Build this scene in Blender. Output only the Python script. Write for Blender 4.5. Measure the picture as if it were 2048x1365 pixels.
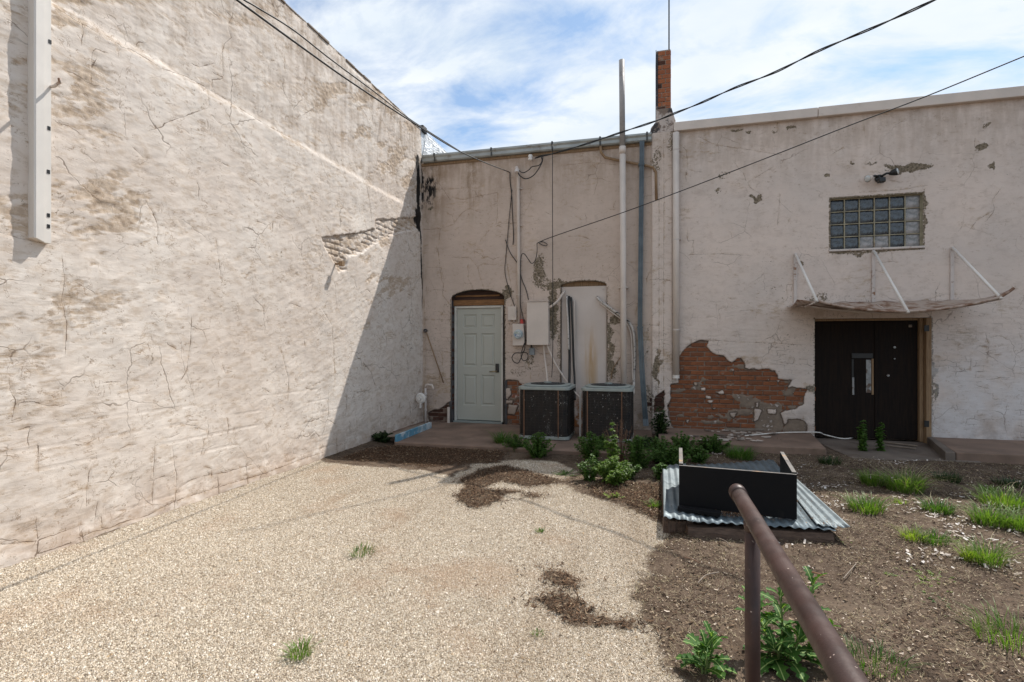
import bpy, math, random
import numpy as np
from mathutils import Vector, Matrix

random.seed(7); rng = np.random.default_rng(7)
for o in list(bpy.data.objects): bpy.data.objects.remove(o, do_unlink=True)
S = bpy.context.scene; C = S.collection
PI = math.pi; R = math.radians

# ------------------------------------------------------------------ camera
YAW = R(14.8); CX, CY, CH = 4.10, -8.95, 1.466
SN, CS = math.sin(YAW), math.cos(YAW); F = 1048.0; U0, V0 = 1024.0, 690.0
cam = bpy.data.cameras.new('camera'); camo = bpy.data.objects.new('camera', cam); C.objects.link(camo)
cam.sensor_width = 36; cam.lens = 36 * F / 2048; cam.clip_start = .05; cam.clip_end = 2000
cam.shift_y = (V0 - 682.5) / 2048
camo.location = (CX, CY, CH); camo.rotation_euler = (R(90), 0, YAW); S.camera = camo

# ------------------------------------------------------------------ light
KX, KY = .36, .60                                # towards the sun: (KX, KY, 1)
SUN = Vector((KX, KY, 1)).normalized()
elev = math.asin(SUN.z); azim = math.atan2(SUN.x, SUN.y)
w = bpy.data.worlds.new('World'); S.world = w; w.use_nodes = True
nt = w.node_tree; nt.nodes.clear()
def wn(t, **k):
    n = nt.nodes.new(t)
    for a, b in k.items(): setattr(n, a, b)
    return n
sky = wn('ShaderNodeTexSky', sky_type='NISHITA', sun_disc=False, sun_elevation=elev, sun_rotation=azim, altitude=600, air_density=1.0, dust_density=1.5, ozone_density=1.5)
tc = wn('ShaderNodeTexCoord'); sp = wn('ShaderNodeSeparateXYZ'); nt.links.new(tc.outputs['Generated'], sp.inputs[0])
zc = wn('ShaderNodeMath', operation='MAXIMUM'); nt.links.new(sp.outputs[2], zc.inputs[0]); zc.inputs[1].default_value = .0
zd = wn('ShaderNodeMath', operation='ADD'); nt.links.new(zc.outputs[0], zd.inputs[0]); zd.inputs[1].default_value = .35
vd = wn('ShaderNodeVectorMath', operation='DIVIDE'); cb = wn('ShaderNodeCombineXYZ')
for i in range(3): nt.links.new(zd.outputs[0], cb.inputs[i])
nt.links.new(tc.outputs['Generated'], vd.inputs[0]); nt.links.new(cb.outputs[0], vd.inputs[1])
mp = wn('ShaderNodeMapping'); nt.links.new(vd.outputs[0], mp.inputs[0]); mp.inputs['Scale'].default_value = (1.0, 1.7, 1.0); mp.inputs['Rotation'].default_value = (0, 0, R(35)); mp.inputs['Location'].default_value = (3.1, 1.7, .4)
n1 = wn('ShaderNodeTexNoise'); nt.links.new(mp.outputs[0], n1.inputs['Vector'])
n1.inputs['Scale'].default_value = 2.9; n1.inputs['Detail'].default_value = 10; n1.inputs['Roughness'].default_value = .60; n1.inputs['Distortion'].default_value = .35
cr = wn('ShaderNodeValToRGB'); nt.links.new(n1.outputs['Fac'], cr.inputs[0])
cr.color_ramp.elements[0].position = .36; cr.color_ramp.elements[0].color = (.18, .18, .18, 1)
cr.color_ramp.elements[1].position = .58; cr.color_ramp.elements[1].color = (.97, .97, .97, 1)
n2 = wn('ShaderNodeTexNoise'); nt.links.new(mp.outputs[0], n2.inputs['Vector'])
n2.inputs['Scale'].default_value = 4.5; n2.inputs['Detail'].default_value = 5
ccol = wn('ShaderNodeMix', data_type='RGBA'); nt.links.new(n2.outputs['Fac'], ccol.inputs[0])
ccol.inputs[6].default_value = (5.4, 6.3, 7.2, 1); ccol.inputs[7].default_value = (8.5, 8.6, 8.7, 1)
mx = wn('ShaderNodeMix', data_type='RGBA'); nt.links.new(cr.outputs[0], mx.inputs[0])
sk2 = wn('ShaderNodeMix', data_type='RGBA', blend_type='MULTIPLY'); sk2.inputs[0].default_value = 1
nt.links.new(sky.outputs[0], sk2.inputs[6]); sk2.inputs[7].default_value = (.85, 1.12, 1.25, 1)
nt.links.new(sk2.outputs[2], mx.inputs[6]); nt.links.new(ccol.outputs[2], mx.inputs[7])
bg = wn('ShaderNodeBackground'); bg.inputs['Strength'].default_value = .105
nt.links.new(mx.outputs[2], bg.inputs[0]); wo = wn('ShaderNodeOutputWorld'); nt.links.new(bg.outputs[0], wo.inputs[0])
sl = bpy.data.lights.new('sun', 'SUN'); so = bpy.data.objects.new('sun', sl); C.objects.link(so)
sl.energy = 4.5; sl.angle = R(.5); sl.color = (1, .955, .89)
so.rotation_euler = SUN.to_track_quat('Z', 'Y').to_euler(); so.location = (0, 0, 20)
vs = S.view_settings; vs.view_transform = 'Standard'; vs.look = 'None'; vs.gamma = 1; vs.use_curve_mapping = False; vs.exposure = 0.32
S.cycles.max_bounces = 6

# ------------------------------------------------------------------ where a line of sight meets a real plane
def ray(u, v):
    a = (u - U0) / F; b = (V0 - v) / F
    return (-SN + a * CS, CS + a * SN, b)
def onY(u, v, Y=0.0):
    d = ray(u, v); t = (Y - CY) / d[1]; return (CX + t * d[0], Y, CH + t * d[2])
def onX(u, v, X=0.0):
    d = ray(u, v); t = (X - CX) / d[0]; return (X, CY + t * d[1], CH + t * d[2])
def onZ(u, v, Z=0.0):
    d = ray(u, v); t = (Z - CH) / d[2]; return (CX + t * d[0], CY + t * d[1], Z)
def atT(u, v, t):
    d = ray(u, v); return (CX + t * d[0], CY + t * d[1], CH + t * d[2])
def X_(u, Y=0.0): return onY(u, V0, Y)[0]
def Z_(u, v, Y=0.0): return onY(u, v, Y)[2]

# ------------------------------------------------------------------ noise
def _h(xi, yi, s):
    h = (xi.astype(np.int64) * 374761393 + yi.astype(np.int64) * 668265263 + s * 1442695041) & 0xffffffff
    h = ((h ^ (h >> 13)) * 1274126177) & 0xffffffff
    h = (h ^ (h >> 16)) & 0xffffffff
    return h / 4294967295.0
def vn(x, y, s=0):
    x = np.asarray(x, float); y = np.asarray(y, float)
    xi = np.floor(x); yi = np.floor(y); fx = x - xi; fy = y - yi
    fx = fx * fx * fx * (fx * (fx * 6 - 15) + 10); fy = fy * fy * fy * (fy * (fy * 6 - 15) + 10)
    a = _h(xi, yi, s); b = _h(xi + 1, yi, s); c = _h(xi, yi + 1, s); d = _h(xi + 1, yi + 1, s)
    return (a + (b - a) * fx) * (1 - fy) + (c + (d - c) * fx) * fy
def fbm(x, y, o=4, s=0, g=.5):
    t = 0; a = 1; n = 0
    for i in range(o):
        t = t + a * vn(x * 2 ** i + 17.3 * i, y * 2 ** i - 9.1 * i, s + i * 13); n += a; a *= g
    return t / n
def sst(a, b, x):
    t = np.clip((x - a) / (b - a), 0, 1); return t * t * (3 - 2 * t)
def sdf(px, py, poly):
    P = np.array(poly, float); d = np.full(px.shape, 1e9); ins = np.zeros(px.shape, bool)
    for i in range(len(P)):
        a = P[i]; b = P[(i + 1) % len(P)]; e = b - a; L = max(e @ e, 1e-12)
        t = np.clip(((px - a[0]) * e[0] + (py - a[1]) * e[1]) / L, 0, 1)
        d = np.minimum(d, np.hypot(px - a[0] - t * e[0], py - a[1] - t * e[1]))
        c = ((a[1] > py) != (b[1] > py)); den = (b[1] - a[1]) if abs(b[1] - a[1]) > 1e-12 else 1e-12
        ins ^= c & (px < (b[0] - a[0]) * (py - a[1]) / den + a[0])
    return np.where(ins, -d, d)
def line_field(px, py, lines, reach=.05):
    """signed distance to the nearest of many cracks, and a mask near them"""
    best = np.full(px.shape, 1.0); sg = np.full(px.shape, 1.0)
    fx = px[:, 0] if px.ndim == 2 else None; fy = py[0, :]
    for L in lines:
        for (a, b) in zip(L[:-1], L[1:]):
            lo0, hi0 = min(a[0], b[0]) - reach, max(a[0], b[0]) + reach
            lo1, hi1 = min(a[1], b[1]) - reach, max(a[1], b[1]) + reach
            i0, i1 = np.searchsorted(fx, lo0), np.searchsorted(fx, hi0); j0, j1 = np.searchsorted(fy, lo1), np.searchsorted(fy, hi1)
            if i1 <= i0 or j1 <= j0: continue
            x = px[i0:i1, j0:j1]; y = py[i0:i1, j0:j1]; ex, ey = b[0] - a[0], b[1] - a[1]; LL = ex * ex + ey * ey + 1e-12
            t = np.clip(((x - a[0]) * ex + (y - a[1]) * ey) / LL, 0, 1)
            d = np.hypot(x - a[0] - t * ex, y - a[1] - t * ey)
            s_ = np.where((x - a[0]) * ey - (y - a[1]) * ex >= 0, 1.0, -1.0)
            m = d < best[i0:i1, j0:j1]
            best[i0:i1, j0:j1] = np.where(m, d, best[i0:i1, j0:j1]); sg[i0:i1, j0:j1] = np.where(m, d * s_, sg[i0:i1, j0:j1])
    return sg, 1 - sst(reach * .5, reach * .9, best), best

# ------------------------------------------------------------------ object helpers
ORG = {}
def tagt(o, label, cat, group=None):
    o['label'] = label; o['category'] = cat
    if group: o['group'] = group
    return o
def empty(name, loc, label, cat, group=None, rz=0):
    o = bpy.data.objects.new(name, None); C.objects.link(o); o.location = loc; o.rotation_euler = (0, 0, rz); o.empty_display_size = .1
    ORG[o.name] = Vector(loc); return tagt(o, label, cat, group)
def link(name, me, mat, parent=None, at=None, smooth=False):
    o = bpy.data.objects.new(name, me); C.objects.link(o)
    if mat is not None and not me.materials: me.materials.append(mat)
    if smooth: me.polygons.foreach_set('use_smooth', [True] * len(me.polygons))
    if parent is not None:
        o.parent = parent; ORG[o.name] = ORG[parent.name]
    elif at is not None:
        o.location = at; ORG[o.name] = Vector(at)
    else: ORG[o.name] = Vector((0, 0, 0))
    return o
class MB:
    def __init__(s): s.v = []; s.f = []
    def add(s, vs, fs):
        n = len(s.v); s.v += [tuple(p) for p in vs]; s.f += [tuple(i + n for i in f) for f in fs]; return s
    def box(s, x0, x1, y0, y1, z0, z1, M=None):
        p = [(x, y, z) for z in (z0, z1) for y in (y0, y1) for x in (x0, x1)]
        if M is not None: p = [M @ Vector(q) for q in p]
        return s.add(p, [(0, 2, 3, 1), (4, 5, 7, 6), (0, 1, 5, 4), (2, 6, 7, 3), (0, 4, 6, 2), (1, 3, 7, 5)])
    def tube(s, pts, r, n=8, cap=True):
        pts = [Vector(p) for p in pts]; rs = r if isinstance(r, (list, tuple)) else [r] * len(pts); ring = []; prev = None
        for i, p in enumerate(pts):
            d = (pts[min(i + 1, len(pts) - 1)] - pts[max(i - 1, 0)])
            if d.length < 1e-9: d = Vector((0, 0, 1))
            d.normalize()
            if prev is None: a = d.orthogonal().normalized()
            else: a = (prev - d * prev.dot(d)); a = a.normalized() if a.length > 1e-6 else d.orthogonal().normalized()
            prev = a; b = d.cross(a)
            ring.append([p + (a * math.cos(2 * PI * k / n) + b * math.sin(2 * PI * k / n)) * rs[i] for k in range(n)])
        vs = [q for g in ring for q in g]; fs = []
        for i in range(len(pts) - 1):
            for k in range(n): fs.append((i * n + k, i * n + (k + 1) % n, (i + 1) * n + (k + 1) % n, (i + 1) * n + k))
        if cap: fs += [tuple(range(n))[::-1], tuple((len(pts) - 1) * n + k for k in range(n))]
        return s.add(vs, fs)
    def cyl(s, c, ax, r, h, n=24):
        c = Vector(c); ax = Vector(ax).normalized(); return s.tube([c, c + ax * h], r, n)
    def prism(s, poly, f0, f1):
        """poly of 2-D points, f0/f1 map a 2-D point to 3-D on the two faces"""
        n = len(poly); vs = [f0(p) for p in poly] + [f1(p) for p in poly]
        return s.add(vs, [tuple(range(n))[::-1], tuple(range(n, 2 * n))] + [(i, (i + 1) % n, n + (i + 1) % n, n + i) for i in range(n)])
    def mesh(s, name, org=Vector((0, 0, 0))):
        me = bpy.data.meshes.new(name); me.from_pydata([tuple(Vector(p) - org) for p in s.v], [], s.f); me.update(); return me
    def build(s, name, mat, parent=None, at=None, smooth=False, bevel=0, label=None):
        org = ORG[parent.name] if parent is not None else (Vector(at) if at is not None else Vector((0, 0, 0)))
        o = link(name, s.mesh(name, org), mat, parent, at, smooth)
        if bevel:
            b = o.modifiers.new('bevel', 'BEVEL'); b.width = bevel; b.segments = 2; b.limit_method = 'ANGLE'; b.angle_limit = R(40)
        if label: o['label'] = label
        return o
def np_mesh(name, V, Fc, attrs=None, smooth=True):
    me = bpy.data.meshes.new(name); V = np.asarray(V, np.float32); Fc = np.asarray(Fc, np.int32); k = Fc.shape[1]
    me.vertices.add(len(V)); me.vertices.foreach_set('co', V.ravel())
    me.loops.add(Fc.size); me.loops.foreach_set('vertex_index', Fc.ravel())
    me.polygons.add(len(Fc)); me.polygons.foreach_set('loop_start', np.arange(0, Fc.size, k, dtype=np.int32))
    me.update(calc_edges=True)
    me.polygons.foreach_set('use_smooth', np.full(len(Fc), smooth))
    for n, a in (attrs or {}).items():
        at = me.attributes.new(n, 'FLOAT', 'POINT'); at.data.foreach_set('value', np.asarray(a, np.float32).ravel())
    me.validate(); return me

# ------------------------------------------------------------------ material helper
class NT:
    def __init__(s, name):
        s.m = bpy.data.materials.new(name); s.m.use_nodes = True; s.t = s.m.node_tree; s.t.nodes.clear()
        s.out = s.t.nodes.new('ShaderNodeOutputMaterial'); s.b = s.t.nodes.new('ShaderNodeBsdfPrincipled'); s.L(s.b.outputs[0], s.out.inputs[0])
        s.tc = s.t.nodes.new('ShaderNodeTexCoord').outputs['Object']
    def L(s, a, b): s.t.links.new(a, b)
    def I(s, sock, v):
        if isinstance(v, bpy.types.NodeSocket): s.L(v, sock)
        elif isinstance(v, (tuple, list)): sock.default_value = (*v, 1) if len(v) == 3 and len(sock.default_value) == 4 else v
        else: sock.default_value = v
    def N(s, t, **k):
        n = s.t.nodes.new(t)
        for a, b in k.items(): setattr(n, a, b)
        return n
    def map(s, scale=(1, 1, 1), rot=(0, 0, 0), loc=(0, 0, 0), v=None):
        n = s.N('ShaderNodeMapping'); s.L(v or s.tc, n.inputs[0]); n.inputs['Scale'].default_value = scale; n.inputs['Rotation'].default_value = rot; n.inputs['Location'].default_value = loc; return n.outputs[0]
    def noise(s, sc, det=4, ro=.55, v=None, dis=0):
        n = s.N('ShaderNodeTexNoise'); s.L(v or s.tc, n.inputs['Vector']); n.inputs['Scale'].default_value = sc; n.inputs['Detail'].default_value = det; n.inputs['Roughness'].default_value = ro; n.inputs['Distortion'].default_value = dis; return n.outputs['Fac']
    def vor(s, sc, v=None, feat='F1', out='Distance', rnd=1):
        n = s.N('ShaderNodeTexVoronoi', feature=feat); s.L(v or s.tc, n.inputs['Vector']); n.inputs['Scale'].default_value = sc; n.inputs['Randomness'].default_value = rnd; return n.outputs[out]
    def ma(s, op, a, b=0, c=None, clamp=False):
        n = s.N('ShaderNodeMath', operation=op, use_clamp=clamp); s.I(n.inputs[0], a); s.I(n.inputs[1], b)
        if c is not None: s.I(n.inputs[2], c)
        return n.outputs[0]
    def ss(s, a, b, x, lo=0., hi=1.):
        n = s.N('ShaderNodeMapRange', interpolation_type='SMOOTHSTEP'); s.I(n.inputs[0], x); n.inputs[1].default_value = a; n.inputs[2].default_value = b; n.inputs[3].default_value = lo; n.inputs[4].default_value = hi; return n.outputs[0]
    def mix(s, f, a, b, mode='MIX'):
        n = s.N('ShaderNodeMix', data_type='RGBA', blend_type=mode); s.I(n.inputs[0], f); s.I(n.inputs[6], a); s.I(n.inputs[7], b); return n.outputs[2]
    def ramp(s, x, stops):
        n = s.N('ShaderNodeValToRGB'); s.L(x, n.inputs[0]); e = n.color_ramp.elements
        while len(e) < len(stops): e.new(.5)
        for q, (p, c) in zip(e, stops): q.position = p; q.color = (*c, 1)
        return n.outputs[0]
    def at(s, name):
        n = s.N('ShaderNodeAttribute', attribute_name=name); return n.outputs['Fac']
    def xyz(s):
        n = s.N('ShaderNodeSeparateXYZ'); s.L(s.tc, n.inputs[0]); return n.outputs
    def bump(s, h, st=.5, d=.01, nrm=None):
        n = s.N('ShaderNodeBump'); n.inputs['Strength'].default_value = st; n.inputs['Distance'].default_value = d; s.L(h, n.inputs['Height'])
        if nrm is not None: s.L(nrm, n.inputs['Normal'])
        return n.outputs[0]
    def isl(s): return s.N('ShaderNodeNewGeometry').outputs['Random Per Island']
    def obr(s): return s.N('ShaderNodeObjectInfo').outputs['Random']
    def fin(s, col, rough=.8, nrm=None, metal=0, spec=None, **k):
        s.I(s.b.inputs['Base Color'], col); s.I(s.b.inputs['Roughness'], rough); s.I(s.b.inputs['Metallic'], metal)
        if nrm is not None: s.L(nrm, s.b.inputs['Normal'])
        if spec is not None: s.I(s.b.inputs['Specular IOR Level'], spec)
        for a, v in k.items(): s.I(s.b.inputs[a.replace('_', ' ')], v)
        return s.m
def simple(name, c, rough=.7, metal=0, var=.18, sc=9, bump=.15, bd=.003, dirt=None, da=.55, db=.7, dsc=3, bsc=120, spec=.5):
    n = NT(name); f = n.noise(sc, 5)
    col = n.mix(n.ss(.3, .7, f), tuple(x * (1 - var) for x in c), tuple(min(1, x * (1 + var)) for x in c))
    if dirt: col = n.mix(n.ss(da, db, n.noise(dsc, 7, .65)), col, dirt)
    return n.fin(col, n.ss(.2, .8, n.noise(sc * 2, 3), rough - .08, rough + .08), n.bump(n.noise(bsc, 3), bump, bd), metal, spec)

CREAM = (.66, .575, .505)
def stucco(name, back):
    n = NT(name); X, Y, Z = n.xyz()
    warp = n.N('ShaderNodeVectorMath', operation='ADD'); nz = n.N('ShaderNodeTexNoise'); n.L(n.tc, nz.inputs['Vector']); nz.inputs['Scale'].default_value = 6; nz.inputs['Detail'].default_value = 3
    sc_ = n.N('ShaderNodeVectorMath', operation='SCALE'); n.L(nz.outputs['Color'], sc_.inputs[0]); sc_.inputs['Scale'].default_value = .12
    n.L(n.tc, warp.inputs[0]); n.L(sc_.outputs[0], warp.inputs[1]); W = warp.outputs[0]
    big = n.noise(.9, 5, .6); mid = n.noise(4.5, 6, .6); fine = n.noise(38, 6, .65)
    # brushed and troweled strokes, slanted
    st = n.noise(7, 6, .65, n.map((1, 1, 5.5) if not back else (1, 1, 3), (R(22), 0, 0) if not back else (0, R(4), 0)), .6)
    vs_ = n.ma('MULTIPLY_ADD', n.noise(3.1, 5, .65), .55, n.ma('MULTIPLY', n.noise(5, 5, .6, n.map((2.0, 2.0, .30))), .5))
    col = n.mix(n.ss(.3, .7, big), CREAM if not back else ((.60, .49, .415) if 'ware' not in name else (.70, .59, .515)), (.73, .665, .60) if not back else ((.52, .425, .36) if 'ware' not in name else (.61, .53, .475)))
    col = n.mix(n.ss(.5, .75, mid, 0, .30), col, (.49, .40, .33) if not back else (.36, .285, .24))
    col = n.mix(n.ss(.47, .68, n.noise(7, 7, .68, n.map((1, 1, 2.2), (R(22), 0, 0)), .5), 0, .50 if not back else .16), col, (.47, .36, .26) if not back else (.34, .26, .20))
    col = n.mix(n.ss(.52, .8, n.noise(2.3, 7, .7, W), 0, .5), col, (.69, .62, .57) if not back else (.64, .565, .505))
    # old render showing where the paint wore off: brown, follows the strokes
    rg = n.at('rough'); wear = n.ma('MULTIPLY_ADD', rg, .34, st)
    wear = n.ma('MULTIPLY_ADD', n.noise(60, 3, .7), .26, wear)
    wm = n.ss(.73, .97, wear)
    col = n.mix(n.ma('MULTIPLY', wm, .70), col, n.mix(n.ss(.35, .65, n.noise(25, 4)), (.34, .235, .145), (.50, .385, .275)))
    # streaks that run down from the top, and soil splash at the foot
    st2 = n.ma('MULTIPLY', n.ss(.42 if not back else .38, .70 if not back else .64, vs_), n.at('streak'))
    col = n.mix(n.ma('MULTIPLY', st2, .80 if back else .55), col, (.27, .19, .125))
    foot = n.ma('MULTIPLY', n.ss(.75 if back else .5, .02, Z), n.ss(.30, .60, n.noise(5, 6, .65)))
    col = n.mix(n.ma('MULTIPLY', foot, .55 if not back else .75), col, (.36, .25, .175) if not back else (.20, .145, .11))
    # spots where flakes came off
    ch = n.ma('MULTIPLY_ADD', n.at('chip'), .5, n.noise(34 if back else 20, 6, .76, W))
    cm = n.ss(.775, .80, ch)
    col = n.mix(cm, col, n.mix(n.ss(.35, .65, n.noise(30, 4)), (.10, .08, .055) if back else (.22, .17, .12), (.26, .21, .15) if back else (.35, .29, .22)))
    if back:
        wm2 = n.ma('MULTIPLY', n.ss(2.3, .6, Z), n.ma('MULTIPLY', n.ss(5.2, 8.5, n.ma('ADD', X, 6.5)), n.ss(.30, .62, n.noise(1.7, 5, .6)))) if 'ware' in name else None
        if wm2 is not None: col = n.mix(n.ma('MULTIPLY', wm2, .75), col, (.68, .665, .67))
    # edges of trowel strokes: thin broken scores
    s1 = n.noise(3.2, 5, .62, n.map((1, 1, 3.4), (R(20), 0, 0) if not back else (0, R(3), 0)), .8); s2 = n.noise(5.5, 4, .6, n.map((1, 2, 1), (R(-35), 0, 0) if not back else (0, R(-30), 0), (4, 2, 7)), 1.0)
    sc1 = n.ma('MULTIPLY', n.ss(.020, .004, n.ma('ABSOLUTE', n.ma('SUBTRACT', s1, .52))), n.ss(.52, .60, n.noise(6, 5, .75, n.map(loc=(9, 3, 1)))))
    sc2 = n.ma('MULTIPLY', n.ss(.016, .003, n.ma('ABSOLUTE', n.ma('SUBTRACT', s2, .48))), n.ss(.54, .62, n.noise(5, 4, .7, n.map(loc=(1, 8, 5)))))
    score = n.ma('MAXIMUM', sc1, sc2)
    col = n.mix(n.ma('MULTIPLY', score, .60 if not back else .38), col, (.30, .20, .125))
    flk = n.ma('MULTIPLY', n.ss(.575, .62, n.noise(15, 7, .8, n.map((1, 1, 1.8), loc=(3, 3, 3)))), n.ss(.45, .62, n.noise(1.8, 4)))
    col = n.mix(n.ma('MULTIPLY', flk, .70), col, (.30, .21, .13))
    # fine map cracks
    vd_ = n.vor(1.9, W, 'DISTANCE_TO_EDGE'); cmk = n.ss(.50, .62, n.noise(1.3, 3))
    hair = n.ma('MULTIPLY', n.ss(.010, .002, vd_), n.ma('MULTIPLY', cmk, .8))
    vd2 = n.vor(7, n.map((1, 1, 1.6), v=W), 'DISTANCE_TO_EDGE')
    hair2 = n.ma('MULTIPLY', n.ss(.028, .004, vd2), n.ma('MULTIPLY', n.ss(.60, .70, n.noise(2.1, 4, .6)), .5))
    hair = n.ma('MAXIMUM', hair, hair2)
    # the cracks
    wob = n.ma('MULTIPLY_ADD', n.ma('SUBTRACT', n.noise(22, 3, .7), .5), .022, n.at('crk'))
    ab = n.ma('ABSOLUTE', wob)
    wd = n.ss(.35, .7, n.noise(9, 2), .0008, .0044 if not back else .0042)
    ck = n.ma('MULTIPLY', n.ma('LESS_THAN', ab, wd), n.at('crm'))
    halo = n.ma('MULTIPLY', n.ss(.035, .0, ab), n.ma('MULTIPLY', n.at('crm'), n.ss(.45, .7, n.noise(11, 4))))
    col = n.mix(n.ma('MULTIPLY', halo, .62), col, (.39, .275, .175))
    ckm = n.ma('MAXIMUM', ck, hair)
    col = n.mix(n.ma('MULTIPLY', ckm, .8 if not back else .6), col, (.13, .085, .055))
    # black tar
    tar = n.ss(.56, .64, n.ma('MULTIPLY_ADD', n.at('tar'), .42, n.noise(17, 5, .7, n.map((1, 1, .35)))), 0, 1)
    tar = n.ma('MULTIPLY', tar, n.ss(.02, .3, n.at('tar')))
    col = n.mix(tar, col, (.018, .016, .015))
    # relief
    h = n.ma('MULTIPLY_ADD', st, .9, n.ma('MULTIPLY', fine, .35))
    h = n.ma('MULTIPLY_ADD', n.noise(150, 3, .7), .10, h)
    h = n.ma('MULTIPLY_ADD', wm, n.ma('SUBTRACT', n.noise(70, 4, .8), .75), h)
    h = n.ma('MULTIPLY_ADD', score, -.6, h); h = n.ma('MULTIPLY_ADD', flk, -.3, h)
    h = n.ma('MULTIPLY_ADD', ckm, -.9, h); h = n.ma('MULTIPLY_ADD', cm, -.35, h)
    if back:
        br = n.N('ShaderNodeTexBrick'); n.L(n.map((1, 1, 1), (R(90), 0, 0), v=W), br.inputs['Vector'])
        br.inputs['Color1'].default_value = (1, 1, 1, 1); br.inputs['Color2'].default_value = (.9, .9, .9, 1); br.inputs['Mortar'].default_value = (0, 0, 0, 1)
        br.inputs['Scale'].default_value = 1; br.inputs['Brick Width'].default_value = .215; br.inputs['Row Height'].default_value = .076; br.inputs['Mortar Size'].default_value = .006; br.inputs['Mortar Smooth'].default_value = .6
        bm_ = n.ss(2.6, 1.0, Z); h = n.ma('MULTIPLY_ADD', n.ma('MULTIPLY', br.outputs['Color'], bm_), .28, h)
        joint = n.ma('MULTIPLY', n.ma('SUBTRACT', 1, br.outputs['Color']), n.ma('MULTIPLY', bm_, n.ss(.49, .62, n.noise(3.1, 6, .75))))
        col = n.mix(n.ma('MULTIPLY', joint, .65), col, (.17, .13, .10))
        # holes in the render: cement coat, then mortar
        hd = n.ma('MULTIPLY_ADD', n.ma('SUBTRACT', n.noise(40, 4, .7), .5), .02, n.at('hole'))
        inh = n.ma('LESS_THAN', hd, 0)
        cem = n.ma('GREATER_THAN', n.at('cem'), .5)
        mc = n.mix(n.ss(.3, .7, n.noise(14, 5)), (.27, .20, .155), (.15, .10, .075))
        cc = n.mix(n.ss(.3, .7, n.noise(9, 6)), (.245, .19, .145), (.17, .13, .10))
        cc = n.mix(n.ss(.60, .63, n.noise(9, 5, .75)), cc, (.48, .42, .38))
        col = n.mix(inh, col, n.mix(cem, mc, cc))
        lip_shade = n.ma('MULTIPLY', n.ss(.018, .002, n.ma('ABSOLUTE', n.ma('ADD', hd, .006))), .75)  # shadow of the broken plaster lip, painted as a dark line round each hole
        col = n.mix(lip_shade, col, (.085, .06, .045))
    nr = n.bump(h, .32 if not back else .32, .010 if not back else .008)
    return n.fin(col, .86, nr, spec=.25)

M = {}
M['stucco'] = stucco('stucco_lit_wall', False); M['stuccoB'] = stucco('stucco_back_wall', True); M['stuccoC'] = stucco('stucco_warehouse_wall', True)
M['cream'] = simple('cream_painted_metal', (.60, .52, .455), .55, var=.06, sc=4, dirt=(.38, .29, .22), da=.60, db=.8, dsc=2.4, bump=.05)
M['creamw'] = simple('white_painted_metal', (.70, .66, .61), .45, var=.05, sc=3, dirt=(.50, .42, .34), da=.60, db=.85, dsc=3, bump=.05)
M['rustcream'] = simple('rusty_cream_metal', (.56, .50, .46), .6, var=.08, sc=6, dirt=(.24, .12, .06), da=.56, db=.66, dsc=9, bump=.15)
M['rustsheet'] = simple('rusty_awning_sheet', (.42, .33, .27), .6, var=.12, sc=5, dirt=(.17, .085, .045), da=.42, db=.60, dsc=5, bump=.15)
M['galv'] = simple('galvanised_metal', (.42, .45, .47), .42, .75, var=.22, sc=14, dirt=(.25, .25, .24), da=.55, db=.8, dsc=5, bump=.08)
M['galvblue'] = simple('blue_grey_galvanised_metal', (.085, .102, .112), .38, .5, var=.25, sc=6, dirt=(.085, .10, .11), dsc=4, bump=.08)
M['gutter'] = simple('weathered_gutter_metal', (.36, .38, .37), .5, .45, var=.15, sc=5, dirt=(.22, .20, .17), dsc=6, bump=.08)
M['dark'] = simple('dark_strap_metal', (.07, .07, .068), .6, .3, bump=.1)
M['black'] = simple('black_rubber', (.014, .014, .014), .6, var=.2, bump=.05)
M['greyp'] = simple('grey_plastic_pipe', (.30, .28, .265), .6, var=.08, dirt=(.2, .17, .15), bump=.05)
M['mint'] = simple('pale_green_door_paint', (.43, .43, .375), .45, var=.04, sc=2, dirt=(.36, .36, .30), da=.62, db=.9, dsc=1.6, bump=.05)
M['doorframe'] = simple('white_door_frame', (.60, .58, .52), .55, var=.06, dirt=(.25, .2, .15), da=.6, db=.75, dsc=7)
M['brass'] = simple('dull_brass', (.45, .36, .22), .35, .9, bump=.03)
M['blackm'] = simple('black_metal', (.02, .02, .02), .4, .2, bump=.03)
M['silver'] = simple('silver_roof_coating', (.58, .60, .62), .5, .35, var=.22, sc=11, dirt=(.30, .31, .32), dsc=8, da=.5, db=.62, bump=.5, bd=.02, bsc=26)
M['roof'] = simple('roof_felt', (.09, .088, .085), .9)
M['concrete'] = simple('reddish_concrete', (.205, .138, .102), .9, var=.2, sc=2.5, dirt=(.13, .088, .062), da=.48, db=.72, dsc=1.7, bump=.35, bd=.006, bsc=60)
M['concrete2'] = simple('grey_concrete', (.150, .120, .098), .9, var=.2, sc=3, dirt=(.10, .073, .055), da=.48, db=.7, dsc=2.6, bump=.4, bd=.006, bsc=60)
M['redbox'] = simple('red_plastic', (.42, .04, .03), .5)
M['greybox'] = simple('grey_plastic', (.20, .22, .23), .5)
M['blue'] = simple('pale_blue_board_paint', (.10, .27, .38), .6, var=.1, dirt=(.45, .52, .55), da=.52, db=.6, dsc=4)
M['bluew'] = simple('faded_blue_white_paint', (.44, .52, .56), .6, dirt=(.2, .34, .42), da=.5, db=.6, dsc=6)
M['tanwood'] = NT('weathered_tan_wood')
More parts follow.
